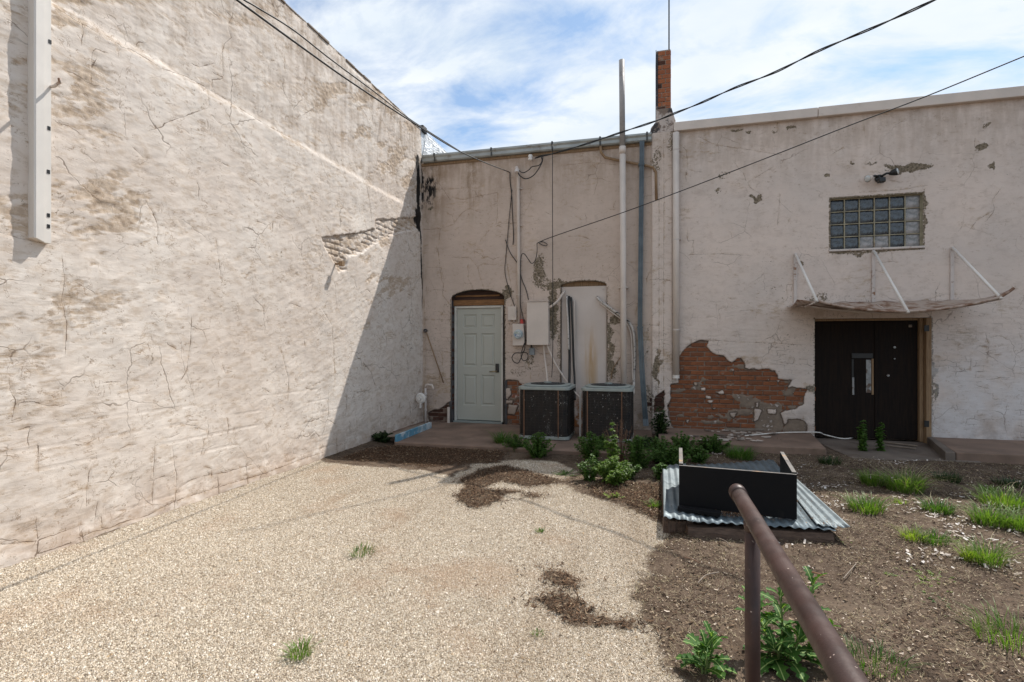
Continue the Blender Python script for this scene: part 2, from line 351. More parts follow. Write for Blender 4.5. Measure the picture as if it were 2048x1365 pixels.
def wood(n, a, b, ax=(1, 1, 12), rough=.8, dark=(.05, .03, .02)):
    g = n.noise(6, 7, .7, n.map(ax), .4); col = n.mix(n.ss(.3, .7, g), a, b); col = n.mix(n.ss(.62, .72, n.noise(9, 6, .7, n.map(ax))), col, dark)
    return n.fin(col, rough, n.bump(g, .5, .006))
M['tanwood'] = wood(M['tanwood'], (.33, .22, .125), (.19, .115, .06), (12, 12, 1))
M['orangewood'] = wood(NT('amber_lintel_wood'), (.30, .15, .055), (.15, .07, .028), (1.3, 8, 9))
M['brownwood'] = wood(NT('dark_red_brown_wood'), (.075, .035, .022), (.03, .014, .01), (1.3, 8, 9))
M['darkjamb'] = wood(NT('dark_jamb_wood'), (.05, .032, .024), (.022, .014, .011), (12, 12, 1))
M['timber'] = wood(NT('weathered_timber'), (.13, .085, .06), (.055, .034, .024), (1.6, 9, 9), dark=(.012, .008, .006))
M['plank'] = wood(NT('grey_wood_scrap'), (.26, .21, .165), (.15, .115, .09), (1.6, 9, 9))
n = NT('dark_brown_door'); g = n.noise(5, 6, .7, n.map((9, 9, .6)))
M['darkdoor'] = n.fin(n.mix(n.ss(.3, .75, g), (.007, .005, .0045), (.022, .014, .010)), n.ss(.3, .7, g, .55, .75), n.bump(g, .3, .004), spec=.12)
n = NT('black_shelf_paint')
M['table'] = n.fin(n.mix(n.ss(.62, .8, n.noise(5, 6, .7)), (.008, .008, .009), (.028, .025, .022)), n.ss(.3, .7, n.noise(7, 4), .5, .7), n.bump(n.noise(60, 4), .1, .002), spec=.12)
n = NT('worn_shelf_edge')
M['tedge'] = n.fin(n.mix(n.ss(.45, .62, n.noise(7, 6, .7)), (.16, .145, .13), n.mix(n.ss(.5, .6, n.noise(4, 3)), (.09, .083, .08), (.36, .22, .11))), .7, n.bump(n.noise(50, 4), .2, .003))
n = NT('rust_brown_pipe_paint'); sp1 = n.ss(.69, .71, n.noise(34, 3, .6))
M['rail'] = n.fin(n.mix(sp1, n.mix(n.ss(.35, .7, n.noise(6, 6, .7)), (.058, .029, .023), (.034, .019, .016)), (.42, .33, .28)), n.ss(.3, .7, n.noise(14, 5), .40, .62), n.bump(n.ma('ADD', n.noise(90, 4, .7), n.ma('MULTIPLY', n.noise(12, 4), .6)), .22, .003), .15, .5)
n = NT('condenser_coil'); z1 = n.vor(55, n.map((1, 1, .55)))
ws = n.ma('MULTIPLY', n.ss(.53, .64, n.noise(8, 6, .75, n.map((1.0, 1.0, .55)))), n.ss(.50, .60, n.noise(60, 3, .85)))
M['coil'] = n.fin(n.mix(n.ma('MULTIPLY', ws, .8), n.mix(n.ss(.3, .7, n.noise(9, 5)), (.007, .0055, .0045), (.024, .016, .011)), (.42, .41, .39)), .7, n.bump(n.ma('ADD', n.noise(90, 2), ws), .6, .008))
M['guard'] = simple('brown_wire_guard', (.026, .019, .015), .65, .1)
M['copper'] = simple('copper_strip', (.19, .10, .06), .6, .4, var=.25, dirt=(.1, .06, .04))
M['acwhite'] = simple('faded_condenser_paint', (.29, .32, .30), .5, .1, var=.08, dirt=(.25, .24, .21), da=.52, db=.75, dsc=6)
def brickmat(name, a, b, smear, sf=(.60, .68)):
    n = NT(name); r = n.obr(); col = n.mix(r, a, b)
    col = n.mix(n.ss(.3, .75, n.noise(18, 6, .7)), col, tuple(x * .62 for x in a))
    col = n.mix(n.ma('MULTIPLY', n.ss(sf[0], sf[1], n.noise(7, 6, .7, n.N('ShaderNodeNewGeometry').outputs['Position'])), .85), col, smear)
    return n.fin(col, .92, n.bump(n.noise(60, 5, .75), .6, .006), spec=.15)
M['brick'] = brickmat('red_brick', (.30, .115, .055), (.17, .078, .048), (.27, .205, .16))
M['brickw'] = brickmat('white_flecked_brick', (.30, .11, .065), (.17, .075, .05), (.56, .50, .46), (.50, .54))
M['brickd'] = brickmat('dark_soiled_brick', (.11, .05, .035), (.05, .028, .022), (.22, .17, .14), (.60, .7))
M['brickc'] = brickmat('orange_chimney_brick', (.42, .15, .07), (.29, .105, .06), (.33, .25, .19), (.58, .7))
M['mortar'] = simple('lime_mortar', (.30, .235, .185), .95, var=.2, bump=.5, bd=.008, bsc=50)
M['mortard'] = simple('dark_mortar', (.075, .07, .07), .95, var=.3, bump=.5, bd=.008, bsc=50)  # near-black mortar lining the arched door reveal
M['soot'] = simple('tar_coating', (.02, .02, .024), .6, var=.5, dirt=(.2, .16, .14), da=.55, db=.62, dsc=9, bump=.5, bd=.01, bsc=30)
n = NT('glass_block_clear')
wv = n.noise(13, 4, .6, dis=1.2)
M['gblock'] = n.fin(n.mix(n.ss(.35, .7, n.noise(22, 5, .7)), (.010, .015, .022), (.045, .060, .072)), .09, n.bump(wv, .55, .02), spec=.9)
n = NT('glass_block_hazy')
M['gblockh'] = n.fin(n.mix(n.ss(.35, .65, n.noise(12, 5, .7)), (.16, .165, .165), (.34, .32, .31)), .25, n.bump(n.noise(10, 3), .3, .02), spec=.6)
M['gjoint'] = simple('window_joint_mortar', (.30, .27, .19), .85, var=.25, dirt=(.18, .12, .08))
n = NT('lamp_glass'); M['lampglass'] = n.fin((.55, .57, .56), .12, spec=.8)
n = NT('meter_glass'); M['meterglass'] = n.fin(n.mix(n.ss(.4, .6, n.noise(20, 3)), (.42, .48, .48), (.28, .34, .36)), .08, spec=.8)
def leafmat(name, a, b, tr=.25, rough=.5):
    n = NT(name); r = n.isl(); col = n.mix(r, a, b)
    m = n.fin(col, rough, spec=.35)
    t = n.N('ShaderNodeBsdfTranslucent'); n.I(t.inputs[0], n.mix(1, col, (1.5, 1.7, .7), 'MULTIPLY')); x = n.N('ShaderNodeMixShader'); x.inputs[0].default_value = tr
    n.L(n.b.outputs[0], x.inputs[1]); n.L(t.outputs[0], x.inputs[2]); n.L(x.outputs[0], n.out.inputs[0]); return m
M['leaf'] = leafmat('bright_green_leaf', (.075, .15, .022), (.16, .235, .045), .38)
M['leafd'] = leafmat('mid_green_leaf', (.045, .10, .018), (.09, .17, .03), .35)
M['leafy'] = leafmat('yellow_green_grass', (.16, .24, .03), (.30, .36, .07), .4)
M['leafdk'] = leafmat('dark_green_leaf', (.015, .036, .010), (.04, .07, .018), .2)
M['straw'] = leafmat('dry_straw', (.36, .30, .18), (.50, .43, .29), .2, .8)
M['dead'] = leafmat('dead_brown_stem', (.12, .065, .04), (.20, .12, .08), .1, .9)
M['stem'] = simple('weed_stem', (.12, .17, .05), .7)

print('materials done')

# ------------------------------------------------------------------ the lit wall on the left
def pxl(pts): return [onX(u, v)[1:] for u, v in pts]
def rcracks(n, s0, s1, z0, z1, hv=.5, seed=1, L=(.2, .9)):
    r = random.Random(seed); out = []
    for _ in range(n):
        s, z = r.uniform(s0, s1), r.uniform(z0, z1); P = [(s, z)]; ln = r.uniform(*L)
        sq = r.random() < hv; a = r.choice((0, PI / 2, PI, -PI / 2)) if sq else r.uniform(0, 2 * PI); d = 0
        while d < ln:
            st = r.uniform(.03, .09)
            aa = a + r.gauss(0, .22)
            s += math.cos(aa) * st; z += math.sin(aa) * st; d += st; P.append((s, z))
            if sq and r.random() < .12: a += r.choice((-PI / 2, PI / 2))
            elif not sq: a += r.gauss(0, .25)
        out.append(P)
    return out
def grid_faces(ni, nj, keep=None, flip=False):
    i, j = np.meshgrid(np.arange(ni - 1), np.arange(nj - 1), indexing='ij'); a = (i * nj + j).ravel()
    q = np.stack([a, a + nj, a + nj + 1, a + 1], 1)
    if flip: q = q[:, ::-1]
    return q if keep is None else q[keep.ravel()]
WT = 5.45
def left_wall():
    root = empty('stucco_building', (0, -4, 0), 'tall cracked cream stucco building side filling the left, lit by the sun', 'building')
    ss_ = np.concatenate([np.linspace(-16, -8.6, 60)[:-1], np.arange(-8.6, .02, .0125)]); zz = np.concatenate([np.arange(-.12, WT, .0125), [WT]])
    s, z = np.meshgrid(ss_, zz, indexing='ij')
    h = .022 * (fbm(s / 1.3, z / 1.1, 3, 5) - .5) + .016 * (fbm(s / .33, z / .28, 3, 9) - .5)
    c, d = math.cos(R(-24)), math.sin(R(-24)); a = s * c - z * d; b = s * d + z * c
    strokes = fbm(a / .26, b / .05, 4, 31); h += .0045 * (strokes - .5) + .004 * (fbm(a / .10, b / .022, 3, 131) - .5)
    lump = np.abs(fbm(a / .22, b / .13, 3, 77) - .5) * 2; h -= .0022 * (1 - sst(0, .04, lump)) * sst(.45, .6, fbm(s / .6, z / .6, 2, 3))
    rough = sst(.50, .66, fbm(a / .60 + 3, b / .20, 5, 41, .66)) * (.45 + .55 * sst(.45, .6, fbm(s / 1.6, z / 1.2, 2, 49)))
    rough *= .35 + .65 * sst(.8, 2.2, z)
    h += rough * (-.004 + .011 * (fbm(s / .035, z / .03, 2, 55) - .5))
    zl = 3.895 + .05 * (fbm(s / .4, z * 0, 3, 8) - .5) + .012 * (s + 8) / 8
    h += (.010 + .016 * fbm(s / .5, z * 0, 3, 88)) * (1 - sst(-.06, .035, z - zl + .02 * (fbm(s / .07, z / .07, 2, 3) - .5)))
    h -= .018 * sst(WT - .10, WT, z) * fbm(s / .2, z / .2, 2, 12)
    h += .02 * (1 - sst(.0, .18 + .05 * fbm(s / .3, s * 0, 2, 4), z)) + .012 * (fbm(s / .12, z / .07, 3, 66) - .5) * (1 - sst(.1, .5, z))
    # torn render with brick courses showing
    reg = pxl([(640, 476), (700, 469), (748, 458), (750, 440), (790, 438), (834, 434), (834, 458), (790, 468), (748, 488), (725, 505), (695, 512), (690, 540), (676, 545), (664, 522), (650, 500)])
    s0_, z0_ = s, z; bx = (s > reg[0][0] - .5) & (s < .02) & (z > 2.2) & (z < 4); sd = np.full(s.shape, 1.0); sd[bx] = sdf(s[bx], z[bx], reg)
    sd += .05 * (fbm(s / .09, z / .05, 3, 91) - .5)
    ins = 1 - sst(-.012, .012, sd)
    zq = z + .03 * (fbm(s / .13, z / .1, 2, 401) - .5); course = (zq / .076) % 1; off = (np.floor(zq / .076) % 2) * .5; vj = (s / .21 + off + .15 * vn(np.floor(z / .076), np.floor(s / .21 + off), 4)) % 1
    j = np.maximum(1 - sst(.06, .17, np.minimum(course, 1 - course)), 1 - sst(.03, .08, np.minimum(vj, 1 - vj)))
    h = h * (1 - .6 * ins) - ins * (.008 + .016 * j * sst(.3, .6, fbm(s / .12, z / .1, 2, 402)) + .012 * (fbm(s / .06, z / .05, 3, 403) - .5))
    # brick courses telegraphing through at the foot
    ft = 1 - sst(.5, 1.5, z); course = ((z + .012 * fbm(s / .5, z * 0, 2, 2)) / .152) % 1; jj = 1 - sst(.0, .07, np.minimum(course, 1 - course))
    h -= .005 * jj * ft * sst(.4, .6, fbm(s / .4, z / .3, 3, 19))
    L = [pxl(p) for p in (
        [(112, 18), (128, 27), (150, 42), (175, 55), (196, 68), (232, 88), (240, 95), (262, 100), (290, 118), (320, 138), (370, 152), (417, 178), (470, 210), (530, 250), (580, 275)],
        [(470, -20), (467, 15), (466, 35), (459, 45), (458, 60), (464, 75), (450, 88), (445, 105), (446, 140), (445, 158), (425, 160), (424, 172), (431, 187)],
        [(642, 476), (668, 472), (700, 468), (725, 466), (748, 458), (751, 442), (790, 440), (834, 434)],
        [(673, 500), (668, 520), (672, 540)],
        [(60, 1112), (64, 1106), (95, 1098), (130, 1086)], [(150, 1075), (180, 1062), (215, 1055), (235, 1045), (290, 1030), (330, 1008), (375, 992), (430, 975), (520, 948), (600, 918), (640, 905)],
        [(0, 1088), (60, 1082), (110, 1066), (155, 1050)], [(65, 1108), (68, 1070), (66, 1042)], [(152, 1078), (153, 1050)], [(197, 1055), (198, 1036)],
        [(167, 1010), (170, 975), (175, 942)], [(300, 1005), (303, 950), (304, 900)], [(342, 900), (346, 935), (350, 950), (348, 985), (340, 1022)],
        [(355, 975), (380, 960), (410, 951), (450, 945), (500, 929)], [(433, 992), (434, 960)], [(490, 975), (490, 928)],
        [(120, 520), (124, 560), (118, 600), (130, 650), (128, 700)], [(730, 360), (735, 390), (740, 420), (742, 445)],
        [(820, 260), (826, 280), (832, 300), (836, 330)], [(430, 480), (433, 520), (439, 560)], [(180, 160), (182, 105), (188, 98), (205, 105)],
        [(295, 262), (320, 255), (325, 247), (345, 240), (370, 232), (415, 215), (414, 180)], [(260, 325), (275, 330), (290, 322)],
        [(642, 620), (660, 650), (665, 700), (668, 760)], [(560, 700), (575, 760), (572, 800)], [(720, 720), (740, 745), (748, 770)], [(380, 640), (378, 690), (372, 740), (360, 760)])]
    L += rcracks(5, -8.6, -.1, .25, 3.8, .9, 3, (.15, .5)) + rcracks(44, -8.6, -.1, .08, 1.3, .97, 5, (.06, .3)) + rcracks(4, -8, -.1, 3.9, 5.4, .2, 8, (.2, .4)) + rcracks(90, -8.6, -.1, .3, 5.2, .6, 15, (.04, .13))
    crk, crm, dist = line_field(s, z, L)
    h -= .0028 * (1 - sst(0, .013, dist))
    tl = [pxl(p) for p in ([(835, 318), (836, 340), (837, 380), (836, 400)], [(836, 400), (837, 430), (836, 455)], [(833, 425), (831, 440)])]
    _, _, td = line_field(s, z, tl, .3); tar = np.clip(1 - td / .10, 0, 1) + .0
    _, _, t2 = line_field(s, z, [pxl([(838, 440), (842, 560), (845, 660)])], .3); tar = np.maximum(tar, .55 * np.clip(1 - t2 / .05, 0, 1))
    streak = sst(WT - 1.0, WT - .05, z) * .8 + .6 * sst(-.02, .02, z - zl) + .30 * sst(.42, .66, fbm(s / .9, z / 1.4, 3, 444))
    chip = .32 * sst(.55, .7, fbm(s / .8, z / .8, 3, 21)) + .12 * ins
    rough = np.clip(rough + ins * .5 + .55 * (1 - sst(0, .05, np.abs(z - zl + .03))) * sst(.4, .6, fbm(s / .3, z, 2, 7)), 0, 1)
    V = np.stack([h, s + 4, z], -1).reshape(-1, 3)
    me = np_mesh('stucco_wall', V, grid_faces(len(ss_), len(zz)), dict(rough=rough, crk=crk, crm=crm, tar=tar, streak=streak, chip=chip))
    wall = link('stucco_wall', me, M['stucco'], root)
    MB().box(-7, -.06, -16, 0.0, -.2, WT - .02).build('wall_core', M['mortar'], root)
    b = MB()
    y = -16.0
    while y < -.05:
        w_ = random.uniform(.18, .24); b.box(-.36, -.005 + random.uniform(-.008, .010), y, min(y + w_ - .012, -.01), WT - .018, WT + .010 + random.uniform(-.006, .006)); y += w_
    o = b.build('coping_bricks', M['plank'], root, bevel=.006); o['kind'] = 'stuff'
    b = MB().box(-.36, -.012, .01, 5.0, 4.2, WT + .05); b.build('silver_parapet', M['silver'], root, bevel=.01, label='silver coated parapet running back beyond the corner')
    MB().box(-.30, .03, .02, .20, WT - .02, WT + .10).build('parapet_cap', M['soot'], root, bevel=.015)
    MB().add([(0.0, .02, 4.86), (.55, .9, 4.86), (0.0, 2.4, 4.86), (-.01, .25, WT), (-.01, 2.4, WT)], [(0, 1, 3), (1, 4, 3), (1, 2, 4)]).build('roof_flashing', M['silver'], root)
    return root
left_b = left_wall(); print('left wall')

# ------------------------------------------------------------------ back wall
XP0, XP1 = X_(1303), X_(1346)      # the pilaster below the chimney
ZG = 4.93; ZR = 5.06
XD0, XD1 = X_(903), X_(1008.5); XN0, XN1 = X_(1122), X_(1213); XW0, XW1 = X_(1661), X_(1846); XB0, XB1 = X_(1629.5), X_(1863)
ZD_s, ZD_c = Z_(905, 601), Z_(955, 580); ZN_s, ZN_c = Z_(1122, 574), Z_(1168, 562)
ZW0, ZW1 = Z_(1661, 500), Z_(1661, 398); ZB1 = Z_(1629, 638)
ZSL, ZSR, ZTH = .055, .15, .035
def arch(x, x0, x1, zs, zc):
    t = (x - (x0 + x1) / 2) / ((x1 - x0) / 2); return zs + (zc - zs) * np.sqrt(np.clip(1 - t * t * .9, 0, 1)) - (zc - zs) * 0
def c7(p): return [(1280 + x / 5.25, 640 + y / 5.25) for x, y in p]
def c5(p): return [(840 + x / 3.79, 540 + y / 3.79) for x, y in p]
def c6(p): return [(1000 + x / 3.79, 560 + y / 3.79) for x, y in p]
def pw(p): return [(onY(u, v)[0], onY(u, v)[2]) for u, v in p]
HOLES = [pw(c7([(320, 680), (405, 660), (415, 380), (470, 310), (560, 240), (640, 217), (720, 220), (705, 280), (760, 340), (800, 370), (880, 380), (925, 430), (960, 455), (1010, 430), (1020, 400), (1060, 405), (1100, 450), (1110, 500), (1150, 520), (1200, 505), (1240, 525), (1330, 515), (1420, 530), (1440, 580), (1450, 625), (1600, 630), (1560, 705), (1640, 712), (1760, 730), (1730, 800), (1720, 880), (1640, 940), (1520, 955), (1480, 985), (1500, 1050), (1515, 1115), (1560, 1050), (1640, 1040), (1720, 1050), (1765, 1100), (1755, 1190), (1500, 1190), (400, 1190), (330, 1120), (300, 1010), (290, 900), (322, 830)])),
         pw(c5([(636, 838), (740, 833), (768, 868), (748, 900), (752, 1185), (636, 1185)])),
         pw(c5([(58, 1085), (100, 1062), (150, 1055), (175, 1038), (205, 1015), (236, 1000), (240, 700), (232, 560), (262, 540), (262, 1190), (70, 1190)])),
         pw(c6([(1175, 880), (1245, 838), (1240, 995), (1165, 1010)])), pw(c6([(560, 800), (615, 870), (615, 1040), (560, 1010)]))]
CEM = [pw(c7([(1180, 800), (1300, 860), (1470, 870), (1510, 900), (1485, 975), (1490, 1060), (1520, 1110), (1480, 1180), (1240, 1180), (1190, 1060), (1180, 930)])),
       pw(c7([(930, 950), (1010, 960), (1190, 950), (1190, 990), (1010, 990), (960, 1080), (700, 1100), (650, 1060), (900, 1060)])), pw(c7([(960, 790), (1200, 800), (1190, 930), (1060, 900), (1000, 850)])),
       pw(c7([(1540, 1050), (1640, 1035), (1720, 1050), (1770, 1100), (1760, 1190), (1500, 1190)]))]
ISL = [pw(c7(p)) for p in ([(640, 715), (690, 710), (688, 745), (645, 742)], [(690, 795), (740, 800), (755, 835), (700, 830)], [(700, 850), (780, 845), (740, 885)], [(945, 975), (1020, 975), (985, 1030), (955, 1010)], [(1198, 930), (1280, 950), (1240, 1050), (1200, 1070)], [(1340, 940), (1430, 940), (1425, 990), (1345, 985)], [(1220, 870), (1245, 870), (1240, 925), (1215, 915)], [(560, 655), (605, 655), (600, 690), (575, 688)], [(475, 1050), (520, 1050), (500, 1095)], [(800, 760), (870, 740), (885, 775), (830, 785)], [(760, 925), (810, 925), (775, 948)], [(1440, 640), (1465, 635), (1455, 660)], [(1310, 625), (1360, 625), (1350, 645)])]
ISL += [pw(c5(p)) for p in ([(648, 898), (682, 898), (690, 945), (660, 985), (650, 980)], [(650, 990), (705, 988), (700, 1015), (650, 1015)], [(672, 1020), (740, 1030), (715, 1100), (660, 1095)])]
def blobs(s, z, L):
    out = np.zeros(s.shape); s = s + .16 * (fbm(s / .12, z / .12, 4, 501) - .5); z = z + .16 * (fbm(s / .10, z / .10, 4, 502) - .5)
    for (u, v, ru, rv, k) in L:
        x0, _, z0 = onY(u, v); t = (0 - CY) / ray(u, v)[1]; rx = ru * t / F * 1.3; rz = rv * t / F * 1.35
        q = 1 - np.sqrt(((s - x0) / rx) ** 2 + ((z - z0) / rz) ** 2); out = np.maximum(out, min(1.05, k * 1.15) * np.clip(q * 1.9, 0, 1))
    return out
CHIPS = [(1470, 263, 12, 4, .9), (1497, 268, 10, 4, .8), (1580, 258, 9, 5, .8), (1436, 380, 8, 5, .7), (1510, 397, 14, 6, .9), (1658, 352, 8, 7, 1), (1700, 330, 8, 5, .7), (1815, 336, 45, 9, .95), (1745, 330, 12, 5, .6), (1985, 333, 10, 8, .95), (1968, 296, 12, 7, .9), (1975, 250, 8, 6, .7), (1550, 262, 12, 4, .6), (1448, 350, 12, 8, .45),
         (1080, 545, 16, 40, .62), (1110, 570, 26, 12, .8), (1105, 625, 14, 55, .92), (1120, 690, 8, 40, .5), (1218, 700, 8, 70, .66), (1232, 640, 12, 12, .9), (1225, 735, 10, 20, .8), (1016, 585, 10, 14, .75), (1060, 725, 14, 22, .5), (1040, 745, 24, 12, .42), (862, 415, 8, 6, .8), (905, 470, 10, 6, .3), (1635, 600, 30, 12, .5), (1600, 530, 6, 5, .8), (1720, 505, 60, 5, .62), (1846, 420, 5, 50, .6), (1315, 740, 7, 45, .7), (1294, 690, 5, 60, .4), (1330, 700, 5, 90, .35), (1300, 800, 12, 40, .5), (1868, 760, 4, 40, .9), (1625, 775, 14, 7, .7), (1860, 550, 12, 14, .3), (1690, 590, 70, 12, .3), (1070, 460, 10, 60, .28), (1140, 470, 40, 60, .16), (1315, 320, 10, 30, .5), (1345, 285, 8, 30, .5), (900, 735, 40, 60, .25), (1480, 720, 60, 5, .3)]
def back_section(name, x0, x1, zt, root, seed):
    def lin(a, b, dx): return np.linspace(a, b, max(2, int(round((b - a) / dx)) + 1))
    ops = [(XD0, XD1, 'door'), (XN0, XN1, 'niche'), (XW0, XW1, 'win'), (XB0, XB1, 'dbl')]
    cuts = sorted([x0, x1] + [c for o in ops for c in o[:2] if x0 < c < x1] + [c for c in (XP0, XP1) if x0 < c < x1])
    xs = np.concatenate([lin(a, b, .0165)[:-1] for a, b in zip(cuts[:-1], cuts[1:])] + [[x1]])
    zc = sorted([-.12, zt] + ([ZW0, ZW1, ZB1] if x1 > XW1 else []))
    zs = np.concatenate([lin(a, b, .0165)[:-1] for a, b in zip(zc[:-1], zc[1:])] + [[zt]])
    s, z = np.meshgrid(xs, zs, indexing='ij')
    for (a, b, k, zs_, zc_) in ((XD0, XD1, 'd', ZD_s, ZD_c), (XN0, XN1, 'n', ZN_s, ZN_c)):
        m = (s >= a - 1e-6) & (s <= b + 1e-6); top = arch(s, a, b, zs_, zc_); z0 = z.copy(); z = np.where(m & (z < top), np.minimum(top, z + 9), z); z = np.where(m & (z0 < top), top, z)
    keep = np.ones((len(xs) - 1, len(zs) - 1), bool)
    zf = z; low = (zf[:-1, 1:] - zf[:-1, :-1] < 1e-7) & (zf[1:, 1:] - zf[1:, :-1] < 1e-7); keep &= ~low
    xm = (xs[:-1] + xs[1:]) / 2; zm = (zs[:-1] + zs[1:]) / 2; XM, ZM = np.meshgrid(xm, zm, indexing='ij')
    keep &= ~((XM > XD0) & (XM < XD1) & (ZM < ZD_s - .03)); keep &= ~((XM > XN0) & (XM < XN1) & (ZM < ZN_s - .03))
    keep &= ~((XM > XW0) & (XM < XW1) & (ZM > ZW0) & (ZM < ZW1)); keep &= ~((XM > XB0) & (XM < XB1) & (ZM < ZB1))
    h = .010 * (fbm(s / 1.2, z / 1.2, 3, seed) - .5) + .006 * (fbm(s / .22, z / .16, 3, seed + 4) - .5)
    h += .004 * (1 - sst(1.2, 2.6, z)) * (fbm(s / .10, z / .03, 3, seed + 7) - .5) * 2
    pil = sst(XP0 - .001, XP0 + .004, s) * (1 - sst(XP1 - .004, XP1 + .001, s)); h += .035 * pil
    hd = np.full(s.shape, 1.0)
    for P in HOLES: hd = np.minimum(hd, sdf(s, z, P))
    hd += .035 * (fbm(s / .07, z / .05, 3, 61) - .5) * sst(-.25, -.0, hd) * 1.0
    for P in ISL: hd = np.maximum(hd, -(sdf(s, z, P) + .02 * (fbm(s / .04, z / .03, 2, 5) - .5)))
    cem = np.zeros(s.shape)
    for P in CEM: cem = np.maximum(cem, 1 - sst(-.02, .02, sdf(s, z, P) + .07 * (fbm(s / .09, z / .07, 3, 15) - .5)))
    patch = sst(.69, .73, fbm(s / .22, z / .10, 4, 71)); cem = np.maximum(cem, patch * (hd < 0) * .9)
    inn = 1 - sst(-.010, .006, hd)
    h = h * (1 - inn) + inn * (-.030 + cem * .018 + .004 * (fbm(s / .05, z / .04, 2, 6) - .5))
    loc = dict(d=1)
    L = [pw(p) for p in (
        [(868, 352), (900, 400), (905, 395), (925, 400), (960, 392), (995, 385), (995, 430), (992, 450), (1005, 455)], [(842, 460), (880, 458), (905, 450), (925, 425), (940, 418), (960, 425)],
        [(880, 460), (876, 500), (880, 540), (885, 570)], [(905, 515), (940, 516), (955, 535), (965, 570), (968, 580)], [(955, 535), (965, 528), (990, 530)], [(855, 535), (882, 535), (888, 560), (885, 590), (900, 610)],
        [(855, 380), (900, 378), (930, 376)], [(1020, 345), (1022, 420), (1012, 520), (1020, 560), (1028, 610)], [(1560, 390), (1558, 420), (1555, 450)], [(1545, 335), (1520, 350), (1495, 365), (1500, 375), (1520, 388)],
        [(1350, 280), (1372, 300), (1376, 330), (1372, 360)], [(1318, 345), (1318, 740), (1312, 850)], [(1327, 280), (1328, 400), (1327, 600), (1327, 780)], [(1400, 275), (1430, 290), (1500, 300), (1560, 310)],
        [(1300, 560), (1318, 560), (1340, 562)], [(1290, 650), (1318, 652)], [(1420, 680), (1480, 685), (1545, 686), (1600, 690)], [(1380, 510), (1440, 508), (1500, 512)], [(2000, 380), (1985, 400), (1990, 420), (1975, 440)],
        [(1720, 385), (1800, 380), (1850, 372)], [(1940, 460), (1955, 440), (1990, 420)], [(845, 850), (852, 700), (848, 600)], [(850, 640), (900, 640)], [(850, 700), (900, 705)], [(1250, 330), (1252, 420)], [(1140, 330), (1180, 325), (1230, 330)], [(1010, 705), (1100, 708)], [(1062, 720), (1080, 740), (1098, 730)], [(1213, 700), (1245, 705)])]
    L += rcracks(12, x0, x1, .5, zt - .1, .6, seed + 2, (.15, .5)) + rcracks(30, x0, x1, .3, 2.2, .95, seed + 3, (.1, .4)) + rcracks(40, x0, x1, .3, zt - .1, .3, seed + 4, (.03, .1))
    crk, crm, dist = line_field(s, z, L); h -= .003 * (1 - sst(0, .014, dist)) * (1 - inn)
    tar = np.zeros(s.shape)
    if x0 < .5:
        tar = .42 * np.clip(1 - np.hypot((s - .17) / .22, (z - 4.35) / .55), 0, 1) + .40 * np.clip(1 - (s) / .06, 0, 1) * sst(3.0, 4.8, z)
    x945 = X_(945); 
    streak = sst(zt - 1.5, zt, z) * (.7 if x0 < .5 else .6) + 1.3 * np.exp(-((s - x945) / .10) ** 2) * sst(3.2, 4.8, z) + .9 * np.exp(-((s - X_(872)) / .16) ** 2) * sst(2.3, 4.6, z) + .5 * np.exp(-((s - .05) / .08) ** 2)
    # grime left where the awning and pipes drip
    streak += .6 * np.exp(-((s - X_(1640)) / .12) ** 2) * (1 - sst(1.9, 2.2, z)) * sst(1.2, 1.9, z)
    edge = np.zeros(s.shape)
    for (e_, z_a, k_) in ((XD0, ZD_s, 1.0), (XD1, ZD_s, .9), (XN0, ZN_s, .7), (XN1, ZN_s, .8), (XB1, ZB1, .75), (XB0, ZB1, .6)): edge = np.maximum(edge, k_ * np.clip(1.25 - np.abs(s - e_) / .035, 0, 1) * (z < z_a + .02))
    for (a_, b_, za_, zb_2) in ((XD0, XD1, ZD_s, ZD_c), (XN0, XN1, ZN_s, ZN_c)): edge = np.maximum(edge, .8 * np.clip(1.2 - np.abs(z - arch(s, a_, b_, za_, zb_2)) / .03, 0, 1) * (s > a_) * (s < b_))
    edge = np.maximum(edge, .75 * ((s > XW0 - .025) & (s < XW1 + .025) & (z > ZW0 - .05) & (z < ZW1 + .02)))
    chip = np.maximum(np.maximum(edge, blobs(s, z, CHIPS)), .37 * sst(.46, .66, fbm(s / .7, z / .5, 3, 505)) * (1 - .35 * sst(2.2, 3.5, z)))
    rough = .75 * sst(.60, .72, fbm(s / .5, z / .4, 4, seed + 9)) * (.5 + .5 * sst(2.4, 1.2, z)) + .3 * sst(zt - .35, zt, z)
    V = np.stack([s - ORG[root.name].x, -h, z], -1).reshape(-1, 3)
    fc = grid_faces(len(xs), len(zs), keep)
    me = np_mesh(name, V, fc, dict(rough=rough, crk=crk, crm=crm, tar=tar, streak=streak, chip=chip, hole=hd, cem=cem))
    return link(name, me, M['stuccoB'] if x0 < 1 else M['stuccoC'], root)

rootA = empty('stucco_annex', (0, 0, 0), 'shaded stucco wall with metal gutter and pale arched doorway in the corner', 'building')
rootB = empty('stucco_warehouse', (6.5, 0, 0), 'shaded stucco wall with dark double doors and glass block window on the right', 'building')
XE = 12.5
wallA = back_section('stucco_wall', 0.0, XP0, ZG, rootA, 101); wallB = back_section('stucco_wall', XP0, XE, ZR, rootB, 201)
MB().box(-.05, XP0, .34, 7, -.2, ZG - .05).build('wall_core', M['mortar'], rootA); MB().box(XP0 + .003, XE, .34, 7, -.2, ZR - .03).build('wall_core', M['mortar'], rootB)
MB().box(0.0, XP0 - .003, .012, 7, ZG - .04, ZG + .01).build('roof', M['roof'], rootA)
MB().box(XP0 + .003, XE, .02, 7, ZR - .05, ZR + .01).build('roof', M['roof'], rootB)
MB().box(XE - .01, XE + .03, .01, 7, -.2, ZR).build('end_wall', M['cream'], rootB)
